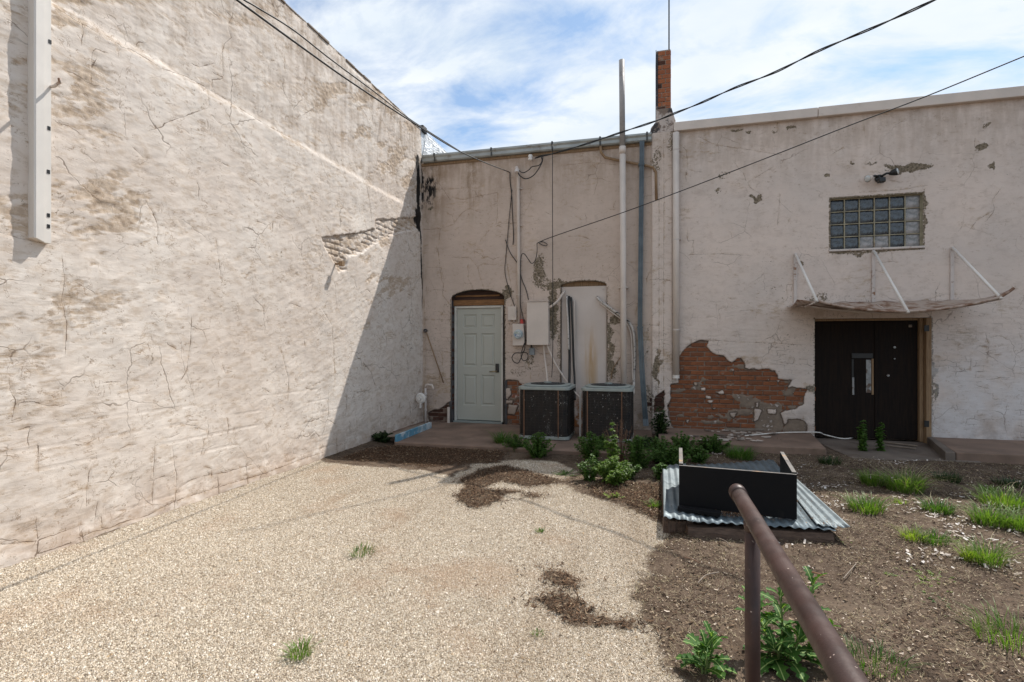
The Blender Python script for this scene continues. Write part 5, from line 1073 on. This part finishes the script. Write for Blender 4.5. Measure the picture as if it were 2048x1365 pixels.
print('ground')

# ------------------------------------------------------------------ condensers
def condenser(u0, u1, yf, label, dents):
    x0, x1 = X_(u0, yf), X_(u1, yf); wd = x1 - x0; dp = .70; z0 = ZSL + .02; z1 = Z_(1090, 776, yf) + .0
    root = empty('air_conditioner', ((x0 + x1) / 2, yf + dp / 2, ZSL), label, 'air conditioner', 'condensers on the slab')
    cx_, cy_ = (x0 + x1) / 2, yf + dp / 2
    def rr(w_, d_, r, n=5):
        P = []
        for (sx, sy, a0) in ((1, 1, 0), (-1, 1, 90), (-1, -1, 180), (1, -1, 270)):
            for k in range(n + 1): a = R(a0 + 90 * k / n); P.append((cx_ + sx * (w_ / 2 - r) + r * math.cos(a), cy_ + sy * (d_ / 2 - r) + r * math.sin(a)))
        return P
    def ext(name, P, za, zb, mat, bev=0): return MB().prism(P, lambda p: (p[0], p[1], za), lambda p: (p[0], p[1], zb)).build(name, mat, root, bevel=bev)
    ext('base_pan', rr(wd + .01, dp + .01, .09), z0 - .01, z0 + .035, M['acwhite'], .004)
    ext('coil', rr(wd - .03, dp - .03, .085), z0 + .035, z1 - .035, M['coil'])
    # finned guard: vertical and horizontal wires
    b = MB(); P = rr(wd, dp, .09, 6); Q = []
    L = 0; seg = []
    for i in range(len(P)): seg.append(math.dist(P[i], P[(i + 1) % len(P)]))
    tot = sum(seg); npost = 46
    for k in range(npost):
        s = tot * k / npost; i = 0
        while s > seg[i]: s -= seg[i]; i += 1
        a, c = P[i], P[(i + 1) % len(P)]; t = s / seg[i]; x, y = a[0] + (c[0] - a[0]) * t, a[1] + (c[1] - a[1]) * t; b.tube([(x, y, z0 + .03), (x, y, z1 - .03)], .0035, 4)
    for k in range(1, 17):
        z = z0 + .035 + (z1 - z0 - .07) * k / 17; b.tube([(p[0], p[1], z) for p in P] + [(P[0][0], P[0][1], z)], .0032, 4, cap=False)
    b.build('wire_guard', M['guard'], root)
    for uu in (.115, .80): xx = x0 + wd * uu; MB().box(xx - .007, xx + .007, yf - .012, yf - .004, z0 + .02, z1 - .03).build('copper_strip', M['copper'], root)
    b = MB()
    for k in range(dents):
        xx = random.uniform(x0 + .08, x1 - .08); zz_ = random.choice((random.uniform(z0 + .05, z1 - .05), random.uniform(z1 - .3, z1 - .05))); r = random.uniform(.003, .008)
        b.add([(xx - r, yf + .011, zz_), (xx, yf + .003, zz_ - r), (xx + r, yf + .011, zz_ + .2 * r), (xx, yf + .008, zz_ + r * 1.1)], [(0, 1, 2, 3)])
    o = b.build('lint', M['flake'], root); o['kind'] = 'stuff'
    ext('top_cover', rr(wd + .035, dp + .035, .095), z1 - .035, z1 + .012, M['acwhite'], .008)
    ext('top_dome', rr(wd - .06, dp - .06, .2, 8), z1 + .0125, z1 + .035, M['acwhite'], .012)
    MB().cyl((cx_, cy_, z1 + .030), (0, 0, 1), .26, .012, 36).build('fan_opening', M['blackm'], root)
    b = MB()
    for r in (.05, .10, .15, .20, .25): b.tube([(cx_ + r * math.cos(2 * PI * i / 28), cy_ + r * math.sin(2 * PI * i / 28), z1 + .056 - .06 * r) for i in range(29)], .004, 5, cap=False)
    for i in range(12): a = 2 * PI * i / 12; b.tube([(cx_, cy_, z1 + .055), (cx_ + .27 * math.cos(a), cy_ + .27 * math.sin(a), z1 + .040)], .004, 5)
    b.build('fan_grille', M['dark'], root)
    MB().cyl((cx_, cy_, z1 + .045), (0, 0, 1), .06, .025, 20).build('fan_hub', M['acwhite'], root)
    for (sx) in (-1, 1): MB().box(cx_ + sx * (wd / 2 - .1) - .03, cx_ + sx * (wd / 2 - .1) + .03, yf + .05, yf + .12, ZSL - .002, z0 - .009).build('foot', M['blackm'], root)
    return x0, x1, z0, z1
condenser(1037, 1137, -1.33, 'left of the two dark rusty condensers, nearest the arched doorway', 24)
a_ = condenser(1163.5, 1264, -1.28, 'right of the two dark rusty condensers, behind the weeds', 40)
q = onZ(1146, 895, ZSL); o = MB().tube([(q[0], -1.0, ZSL + .005), (q[0], -1.0, .75)], .014, 8).build('line_pipe', M['creamw'], at=(q[0], -1.0, ZSL)); tagt(o, 'thin pale vertical pipe at the right side of the left condenser', 'pipe')
pipe('drain_hose', spl([onZ(1172, 870, ZSL + .06), onZ(1185, 868, ZSL + .08), onZ(1196, 880, ZSL + .03), onZ(1200, 888, ZSL + .02)]), .010, M['creamw'], 'short white hose curling before the right condenser', 'hose')

# ------------------------------------------------------------------ hatch with corrugated sheets, and the black shelf on it
n = NT('corrugated_zinc'); M['zinc'] = n.fin(n.mix(n.ss(.35, .7, n.noise(5, 6, .7)), (.15, .185, .205), (.085, .108, .122)), n.ss(.3, .7, n.noise(9, 4), .55, .7), n.bump(n.noise(60, 3), .08, .002), .55)
n = NT('corrugated_zinc_pale'); M['zinc2'] = n.fin(n.mix(n.ss(.35, .7, n.noise(5, 6, .7)), (.24, .275, .285), (.15, .18, .195)), n.ss(.3, .7, n.noise(9, 4), .55, .7), n.bump(n.noise(60, 3), .08, .002), .45)
ht = empty('hatch_cover', onZ(1490, 1010, 0), 'low timber framed hatch roofed with corrugated metal sheets', 'hatch cover')
ZS = .105
FL, FR, BR, BL = [Vector(onZ(u, v, ZS)) for u, v in ((1327, 1045), (1672, 1062), (1546, 921), (1325, 936))]
def sheet(a, b_, c, d, z, mat, amp=.0065, per=.068, label=None, seed=0):
    """a front-left, b front-right, c back-right, d back-left"""
    W = (b_ - a).length; nu = int(W / per * 8); nv = 14; V = []; r = random.Random(seed)
    for i in range(nu + 1):
        s = i / nu
        for j in range(nv + 1):
            t = j / nv; p = a.lerp(b_, s).lerp(d.lerp(c, s), t); V.append((p.x, p.y + (.012 * math.sin(s * 31) if j == 0 else 0), z + amp * math.sin(2 * PI * s * W / per) + .008 * math.sin(3 * s + 2 * t + seed)))
    o = MB().add(V, [(i * (nv + 1) + j, (i + 1) * (nv + 1) + j, (i + 1) * (nv + 1) + j + 1, i * (nv + 1) + j + 1) for i in range(nu) for j in range(nv)]).build('corrugated_sheet', mat, ht, smooth=True, label=label)
    m_ = o.modifiers.new('s', 'SOLIDIFY'); m_.thickness = .0025
SPL = .30
sheet(FL.lerp(FR, .17) + Vector((0, -.02, 0)), FR, BR, BL.lerp(BR, .12), ZS + .012, M['zinc'], label='darker broad sheet', seed=1)
sheet(FL, FL.lerp(FR, .22), BL.lerp(BR, .20), BL, ZS + .032, M['zinc2'], label='paler narrow sheet at the left', seed=2)
sheet(FR.lerp(FL, .10) + Vector((0, .03, 0)), FR + Vector((.10, .03, 0)), BR.lerp(FR, .35) + Vector((.02, .0, 0)), BR.lerp(FR, .35) + Vector((-.10, 0, 0)), ZS + .028, M['zinc2'], label='narrow sheet along the right edge', seed=3)
def beam(p, q_, w_, h_, z0, name, mat='timber', rough=.006):
    p = Vector(p); q_ = Vector(q_); d = (q_ - p); L = d.length; a = math.atan2(d.y, d.x); Mx = Matrix.Translation(p) @ Matrix.Rotation(a, 4, 'Z'); N_ = 14; V = []; r = random.Random(int(L * 1000))
    for i in range(N_ + 1):
        for (sy, sz) in ((-1, 0), (-1, .5), (-.8, 1), (.8, 1), (1, .5), (1, 0)): V.append(Mx @ Vector((L * i / N_, sy * w_ / 2 + r.uniform(-rough, rough), z0 + sz * h_ + r.uniform(-rough, rough))))
    fs = [(6 * i + k, 6 * i + (k + 1) % 6, 6 * (i + 1) + (k + 1) % 6, 6 * (i + 1) + k) for i in range(N_) for k in range(6)] + [tuple(range(6))[::-1], tuple(6 * N_ + k for k in range(6))]
    MB().add(V, fs).build(name, M[mat], ht, smooth=False)
g = lambda u, v: Vector(onZ(u, v, 0))
beam(g(1374, 1073), g(1662, 1085), .09, .082, .0, 'timber')
beam(g(1326, 1066) + Vector((.03, .03, 0)), g(1385, 1068) + Vector((0, .04, 0)), .05, .10, -.01, 'timber'); beam(g(1326, 1066) + Vector((.03, .02, 0)), g(1325, 950), .05, .095, -.01, 'timber')
beam(g(1665, 1086) + Vector((-.02, .02, 0)), g(1560, 935), .05, .08, -.01, 'timber'); beam(g(1385, 1056), g(1650, 1068), .04, .095, -.01, 'timber')
# short board on the sheet
q0, q1 = Vector(onZ(1355, 1022, .14)), Vector(onZ(1440, 1034, .14)); d = q1 - q0; Mx = Matrix.Translation(q0) @ Matrix.Rotation(math.atan2(d.y, d.x), 4, 'Z')
o = MB().box(0, d.length, -.005, .075, .0, .028, Mx).build('loose_board', M['table'], at=tuple(q0), bevel=.003); tagt(o, 'short dark board lying on the corrugated sheet at the shelf foot', 'board')
# shelf
zb_ = .128; hS = .342
A = Vector(onZ(1358, 1015, zb_)); B = Vector(onZ(1594, 1040, zb_)); dx = (B - A).normalized(); nb = Vector((-dx.y, dx.x, 0))
sf = empty('black_shelf', tuple((A + B) / 2), 'upturned black shelf of three boards standing on the corrugated hatch', 'shelf')
Mx = Matrix.Translation(A) @ Matrix.Rotation(math.atan2(dx.y, dx.x), 4, 'Z'); L = (B - A).length
MB().box(.0, L, .0, .026, .0, hS, Mx).build('front_board', M['table'], sf, bevel=.002); MB().box(.001, L - .001, .002, .024, hS + .0004, hS + .0024, Mx).build('edge_band', M['tedge'], sf)
bkl = Vector(onZ(1358, 899, zb_ + hS)); bkr = Vector(onZ(1560, 907, zb_ + hS))
for k, (px, bk) in enumerate(((.0, bkl), (L - .030, bkr))):
    s0 = Mx @ Vector((px, .028, 0)); loc_b = Mx.inverted() @ Vector((bk.x, bk.y, zb_)); dyy = loc_b.y; sxk = loc_b.x - px
    V = [(px, .0275), (px + .030, .0275), (px + .030 + sxk, dyy), (px + sxk, dyy)] if k == 0 else [(px, .0275), (px + .030, .0275), (px + .030 + sxk, dyy), (px + sxk, dyy)]
    MB().prism(V, lambda p: Mx @ Vector((p[0], p[1], 0)), lambda p: Mx @ Vector((p[0], p[1], hS + .012))).build('side_board', M['table'], sf, bevel=.002)
    MB().prism(V, lambda p: Mx @ Vector((p[0], p[1], hS + .0124)), lambda p: Mx @ Vector((p[0], p[1], hS + .0148))).build('edge_band', M['tedge'], sf)
# debris below the shelf
o = None

b = MB()
for k in range(900):
    t = random.random(); px = random.gauss(.38, .16) * L if t < .7 else random.uniform(.0, 1.4) * L; py = -abs(random.gauss(0, .06)) - .005 if t < .7 else random.uniform(-.1, .6)
    p = Mx @ Vector((px, py, 0)); l = random.uniform(.004, .011); a = random.uniform(0, PI); z = ZS + .027 + random.uniform(0, .008); dx_, dy_ = math.cos(a) * l, math.sin(a) * l
    b.add([(p.x - dx_, p.y - dy_, z), (p.x + dy_ * .4, p.y - dx_ * .4, z + .002), (p.x + dx_, p.y + dy_, z + .003), (p.x - dy_ * .4, p.y + dx_ * .4, z)], [(0, 1, 2, 3)])
o = b.build('hatch_leaf_litter', M['blit']); o['kind'] = 'stuff'; o['label'] = 'brown leaf litter lying on the corrugated sheet'; o['category'] = 'litter'
# ------------------------------------------------------------------ railing
dR = .61; zR = CH - dR; xR = CX + .348; yR = onZ(1475, 985, zR)[1]
ra = empty('pipe_railing', (xR, yR - .35, 0), 'rust brown pipe railing with capped end running out of the lower right', 'railing')
MB().tube([(xR, yR + .0, zR), (xR, -8.0, zR), (xR, -9.6, zR)], .0295, 28).build('top_rail', M['rail'], ra, smooth=True)
MB().tube([(xR, yR - .055, zR), (xR, yR + .008, zR), (xR, yR + .020, zR), (xR, yR + .026, zR)], [.0335, .0335, .031, .022], 28).build('end_cap', M['rail'], ra, smooth=True)
yP = yR - .33
MB().tube([(xR, yP, -.1), (xR, yP, zR - .02)], .0255, 24).build('post', M['rail'], ra, smooth=True)
MB().tube([(xR, yP, zR - .048), (xR, yP, zR - .030), (xR, yP, zR - .018)], [.026, .0285, .031], 20).build('weld', M['rail'], ra, smooth=True)
yP2 = -9.3; MB().tube([(xR, yP2, -.1), (xR, yP2, zR - .02)], .0255, 24).build('post', M['rail'], ra, smooth=True)

# ------------------------------------------------------------------ plants
def blades(cx, cy, rad, h, n, w_, mat, lean=.6, rnd=random):
    V = []; Fs = []
    for _ in range(n):
        a = rnd.uniform(0, 2 * PI); r = rad * math.sqrt(rnd.random()); x, y = cx + r * math.cos(a), cy + r * math.sin(a); b = a + rnd.gauss(0, .6); hh = h * rnd.uniform(.45, 1.1); ln = lean * hh * rnd.uniform(.2, 1.2) * (.4 + r / max(rad, .01)); z0 = float(gz(x, y)) + .005
        ww = w_ * rnd.uniform(.6, 1.2); px, py = -math.sin(b) * ww, math.cos(b) * ww; n0 = len(V)
        for (t, k) in ((0, .8), (.4, 1), (.75, .7)): q = t * t * ln; X, Y, Zz = x + math.cos(b) * q, y + math.sin(b) * q, z0 + hh * t * (1 - .25 * t * lean); V += [(X - px * k, Y - py * k, Zz), (X + px * k, Y + py * k, Zz)]
        V.append((x + math.cos(b) * ln, y + math.sin(b) * ln, z0 + hh * (1 - .3 * lean)))
        Fs += [(n0, n0 + 1, n0 + 3, n0 + 2), (n0 + 2, n0 + 3, n0 + 5, n0 + 4), (n0 + 4, n0 + 5, n0 + 6)]
    return V, Fs
TUFTS = [  # u, v, radius, height, blades, material, straw, label
    (1745, 972, .10, .16, 260, 'leaf', 0, 'bright grass tuft left of the one topped with straw'), (1810, 985, .15, .20, 420, 'leaf', 90, 'largest bright grass tuft, topped with dry straw seed heads'), (1733, 1025, .13, .14, 300, 'leaf', 0, 'bright grass tuft just right of the corrugated hatch'),
    (1875, 1026, .11, .11, 260, 'leafd', 12, 'mid green grass tuft right of the straw topped tuft'), (1980, 1052, .11, .16, 300, 'leaf', 0, 'bright grass tuft near the right edge, lower of the pair'), (2010, 1015, .18, .16, 380, 'leaf', 10, 'broad bright grass tuft at the right edge, upper of the pair'), (2040, 1062, .11, .15, 260, 'leaf', 0, 'grass tuft cut by the right edge of the picture'),
    (1825, 1083, .08, .10, 160, 'leafy', 0, 'small yellowish tuft left of a darker green one'), (1868, 1092, .08, .11, 180, 'leafd', 0, 'small mid green tuft right of a yellowish one'), (1942, 1128, .06, .10, 170, 'leafy', 0, 'yellow green tuft, left of its taller neighbour'), (1975, 1135, .09, .16, 260, 'leaf', 20, 'taller tuft beside the yellow green one at right'),
    (1895, 965, .12, .10, 220, 'leafdk', 0, 'dark shaded tuft behind the straw topped tuft'), (2020, 975, .14, .08, 200, 'leafdk', 0, 'dark shaded tuft at the right edge below the slab'), (1975, 990, .05, .09, 110, 'leaf', 0, 'little bright tuft between shade and the broad right tuft'),
    (1545, 895, .09, .12, 160, 'leafdk', 0, 'dark grass tuft at the slab edge behind the shelf'), (1480, 918, .17, .16, 420, 'leafd', 0, 'shaded grass clump behind the corrugated hatch'), (1660, 930, .12, .10, 200, 'leafdk', 0, 'dark low tuft in the shade right of the hatch'),
    (1003, 893, .09, .24, 260, 'leafd', 0, 'upright grass clump against the slab left of the condensers'), (1305, 1016, .06, .07, 130, 'leaf', 0, 'tiny bright tuft at the left of the corrugated hatch'),
    (600, 1312, .055, .055, 120, 'leaf', 0, 'small green sprout alone in the gravel at bottom'), (724, 1108, .09, .045, 110, 'leafd', 30, 'dull flat weed in the middle of the gravel'), (1080, 1065, .035, .025, 40, 'leafd', 0, 'tiny flat weed in the gravel right of centre'), (2030, 1290, .16, .12, 200, 'leaf', 0, 'light green tuft at the lower right edge'), (1750, 1335, .12, .07, 160, 'leafd', 0, 'low sparse tuft right of the railing at the bottom'), (1075, 1268, .03, .02, 40, 'leafd', 0, 'tiny weed in the gravel below the litter patch'), (1800, 1010, .05, .05, 60, 'leafy', 0, 'faint little tuft below the straw topped one')]
for (u, v, rad, h, nb_, mt, straw, lb) in TUFTS:
    q = onZ(u, v, 0); root = empty('grass_tuft', (q[0], q[1], 0), lb, 'grass tuft', 'weeds and grass tufts in the yard')
    V, Fs = blades(q[0], q[1], rad, h * 1.2, int(nb_ * .95), .0032 if fwd(q[0], q[1]) > 4 else .002, mt, .8); o = MB().add(V, Fs).build('blades', M[mt], root)
    V2, F2 = blades(q[0], q[1], rad, h * .8, max(14, nb_ // 8), .0016, 'straw', 1.0); k_ = len(o.data.polygons)
    bpy.data.objects.remove(o, do_unlink=True); o = MB().add(V, Fs).add(V2, F2).build('blades', M[mt], root); o.data.materials.append(M['straw']); o.data.polygons.foreach_set('material_index', [0] * k_ + [1] * (len(o.data.polygons) - k_))
    if straw: V, Fs = blades(q[0], q[1] + .04, rad * .9, h * 1.9, straw, .0014, 'straw', 1.2); MB().add(V, Fs).build('dry_stalks', M['straw'], root)
def weed(u, v, w_, h, nstem, nleaf, ll, lw, mt, label, rnd_=1, name='weed', cat='weed', z=0., sp=1., stem='stem', droop=.3):
    if h > .1: w_ *= 1.25; h *= 1.2; lw *= 1.6; ll *= 1.2; nstem = int(nstem * 1.5)
    if h > .1 and mt == 'leafd' and z == 0. and w_ > .12: w_ *= 1.15; h *= 1.15
    r = random.Random(rnd_); q = onZ(u, v, z); root = empty(name, (q[0], q[1], z), label, cat, 'weeds and grass tufts in the yard'); sm = MB(); V = []; Fs = []
    for s in range(nstem):
        a = r.uniform(0, 2 * PI); sprd = w_ * r.uniform(.1, 1); hh = h * (1 - .45 * sprd / w_) * r.uniform(.8, 1.08); b0 = Vector((q[0] + .25 * sprd * math.cos(a), q[1] + .25 * sprd * math.sin(a), z)); top = b0 + Vector((.75 * sprd * math.cos(a), .75 * sprd * math.sin(a), hh))
        mid_ = (b0 + top) / 2 + Vector((r.uniform(-.02, .02), r.uniform(-.02, .02), hh * .06)); P = spl([b0, mid_, top], 4); sm.tube(P, [.0035 - .002 * i / len(P) for i in range(len(P))], 5)
        for k in range(nleaf):
            t = r.random() ** .8 * .92 + .08; p = P[min(int(t * (len(P) - 1)), len(P) - 1)]; an = r.uniform(0, 2 * PI); el = r.uniform(-.1, .9); l = ll * r.uniform(.5, 1.15) * (1.15 - .5 * t); ww = lw * r.uniform(.7, 1.2)
            d = Vector((math.cos(an) * math.cos(el), math.sin(an) * math.cos(el), math.sin(el))); sd = d.cross(Vector((0, 0, 1))).normalized() * ww; n0 = len(V)
            m1 = p + d * l * .5 + Vector((0, 0, .02 * l)); e1 = p + d * l - Vector((0, 0, l * droop)); V += [tuple(p - sd * .25), tuple(p + sd * .25), tuple(m1 + sd), tuple(e1), tuple(m1 - sd)]; Fs += [(n0, n0 + 1, n0 + 2, n0 + 4), (n0 + 4, n0 + 2, n0 + 3)]
    sm.build('stems', M[stem], root); MB().add(V, Fs).build('foliage', M[mt], root); return root
weed(1228, 970, .20, .27, 26, 70, .05, .007, 'leaf', 'bright bushy weed with fine leaves left of the corrugated hatch', 1)
weed(1224, 958, .06, .60, 4, 230, .05, .010, 'leaf', 'tall bright spire weed rising before the right condenser', 2)
weed(1180, 962, .12, .22, 10, 50, .05, .007, 'leafd', 'medium weed at the left of the bright bushy one', 3)
weed(1320, 960, .10, .15, 10, 50, .05, .006, 'leafd', 'small pale green weed at the back left corner of the hatch', 4)
weed(1076, 915, .17, .26, 26, 70, .045, .007, 'leafd', 'round bushy weed at the slab edge before the left condenser', 5)
weed(1032, 902, .15, .18, 20, 60, .045, .006, 'leafd', 'low bushy weed between upright grass and the round weed', 6)
weed(1185, 925, .18, .32, 20, 70, .05, .008, 'leafd', 'dark shaded weed at the front of the right condenser', 7)
weed(1275, 935, .20, .30, 24, 70, .05, .008, 'leafd', 'large shaded weed right of the dead brown shrub', 8)
weed(1320, 925, .18, .26, 20, 70, .05, .008, 'leafd', 'shaded weed between the large weed and the hatch', 9)
weed(1365, 910, .18, .24, 20, 60, .05, .008, 'leafd', 'shaded weed behind the left end of the shelf', 10)
weed(1425, 905, .18, .20, 20, 60, .05, .007, 'leafd', 'shaded weed at the slab edge behind the shelf middle', 11)
weed(1240, 925, .20, .50, 26, 16, .05, .002, 'dead', 'dead reddish brown shrub before the right condenser', 12, 'dead_shrub', 'shrub', stem='dead')
weed(1322, 880, .15, .45, 16, 40, .08, .012, 'leafdk', 'dark leafy shrub at the foot of the pilaster by the downspout', 13, 'dark_shrub', 'shrub')
weed(766, 884, .17, .14, 24, 60, .05, .008, 'leafdk', 'dark low shrub at the wall foot beside the blue board', 14)
weed(1725, 905, .10, .34, 4, 80, .06, .016, 'leafd', 'tall leafy weed before the dark doors, left of two', 15); weed(1762, 905, .07, .36, 3, 80, .06, .016, 'leafd', 'tall leafy weed before the dark doors, right of two', 16)
weed(1228, 998, .12, .06, 10, 30, .03, .004, 'leafy', 'low yellowish weed fringe below the bright bushy weed', 17)
weed(1118, 905, .06, .06, 8, 30, .03, .005, 'leafdk', 'tiny dark weed at the slab edge between the condensers', 18)
weed(1870, 1170, .30, .03, 30, 20, .02, .004, 'leafy', 'sparse creeping weed patch on the dirt at right', 19)
weed(1880, 1215, .2, .025, 18, 20, .02, .004, 'leafd', 'fainter creeping weed patch below the sparse one', 20)
weed(1690, 1085, .1, .025, 8, 16, .02, .004, 'leafy', 'tiny creeping weed beside the right end of the hatch', 21)
weed(1905, 1085, .16, .03, 16, 20, .02, .004, 'leafy', 'thin creeping weed right of the mid green tuft', 22)
weed(1130, 950, .22, .04, 26, 20, .02, .004, 'leafd', 'green creeping weed mat between slab and gravel', 23)

weed(1205, 905, .16, .20, 18, 60, .05, .008, 'leafd', 'low shaded weed hugging the slab edge left of the dead shrub', 31)
weed(1295, 905, .18, .22, 20, 60, .05, .008, 'leafdk', 'darkest shaded weed right of the dead shrub against the slab', 32)
weed(1345, 935, .16, .20, 18, 60, .05, .008, 'leafd', 'shaded weed touching the back left corner of the corrugated sheets', 33)
weed(1395, 925, .14, .16, 16, 60, .045, .008, 'leafd', 'low shaded weed seen over the shelf beside its left board', 34)
weed(1250, 960, .16, .16, 16, 60, .045, .007, 'leafd', 'half lit weed directly right of the bright bushy one', 35)

# lobed thistle-like plants in the foreground: every leaf its own part
def lobed(L, W, lobes, seed, curve):
    r = random.Random(seed); N_ = lobes * 4; V = []; Fs = []
    for i in range(N_ + 1):
        t = i / N_; env = math.sin(PI * min(1, t * .93 + .05)) ** .7 * (.35 + .75 * t) ; lob = .30 + .70 * abs(math.sin(PI * t * lobes + .4)); w_ = W * env * lob * (0.05 if i == N_ else 1) * r.uniform(.9, 1.1)
        x = L * t; z = L * (curve * t - curve * 1.25 * t * t); zz_ = .22 * w_ + r.uniform(-.003, .003)
        V += [(x + w_ * .25, -w_, z + zz_), (x, 0, z), (x + w_ * .25, w_, z + zz_)]
    for i in range(N_): a = 3 * i; Fs += [(a, a + 3, a + 4, a + 1), (a + 1, a + 4, a + 5, a + 2)]
    b = MB().add(V, Fs); me = b.mesh('leaf'); me.polygons.foreach_set('use_smooth', [True] * len(me.polygons)); return me
n = NT('lobed_leaf'); X, Y, Z = n.xyz(); mid_ = n.ss(.0035, .001, n.ma('ABSOLUTE', Y)); cb_ = n.mix(n.obr(), (.022, .075, .014), (.075, .17, .028)); cb_ = n.mix(n.ss(.3, .7, n.noise(30, 4)), cb_, (.05, .12, .022)); cb_ = n.mix(mid_, cb_, (.35, .45, .16))
n.fin(cb_, .6, n.bump(n.noise(60, 3), .3, .004), spec=.2); t = n.N('ShaderNodeBsdfTranslucent'); n.I(t.inputs[0], n.mix(1, cb_, (1.6, 1.8, .7), 'MULTIPLY')); xx = n.N('ShaderNodeMixShader'); xx.inputs[0].default_value = .25
n.L(n.b.outputs[0], xx.inputs[1]); n.L(t.outputs[0], xx.inputs[2]); n.L(xx.outputs[0], n.out.inputs[0]); M['lobed'] = n.m
LM = [lobed(.18, .052, 5, k, .35 + .1 * (k % 3)) for k in range(4)]
for me in LM: me.materials.append(M['lobed'])
def thistle(u, v, stems, label, seed, big=1.):
    r = random.Random(seed); q = onZ(u, v, 0); root = empty('thistle', (q[0], q[1], 0), label, 'weed', 'weeds and grass tufts in the yard')
    for (dx, dy, h, nl) in stems:
        b0 = Vector((q[0] + dx * .3, q[1] + dy * .3, 0)); tp = Vector((q[0] + dx, q[1] + dy, h)); P = spl([b0, (b0 + tp) / 2 + Vector((.01, 0, .02)), tp], 5)
        if h > .06: MB().tube(P, [.006 - .003 * i / len(P) for i in range(len(P))], 7).build('stem', M['stem'], root, smooth=True)
        a0 = r.uniform(0, 6)
        for k in range(nl):
            t = (k + .5) / nl; p = P[int(t * (len(P) - 1))]; o = bpy.data.objects.new('leaf', r.choice(LM)); C.objects.link(o); o.parent = root
            o.location = p - ORG[root.name] + Vector((0, 0, .01)); o.rotation_euler = (r.uniform(-.35, .35), -(.15 + .75 * t) + r.uniform(-.2, .2), a0 + k * 2.4 + r.uniform(-.2, .2)); sc = big * (1.15 - .5 * t) * r.uniform(.8, 1.1); o.scale = (sc, sc, sc)
thistle(1560, 1322, [(.0, .0, .30, 16), (.15, .03, .36, 15), (-.12, .02, .22, 13), (.06, -.08, .14, 11), (-.05, -.1, .1, 8), (.2, -.05, .2, 9)], 'large lobed leaf thistle behind the railing post', 4, .82)
thistle(1410, 1350, [(.0, .0, .10, 13), (.03, .02, .16, 8), (-.04, .0, .07, 6)], 'small lobed leaf thistle at the bottom left of the railing post', 9, .72)
print('done')
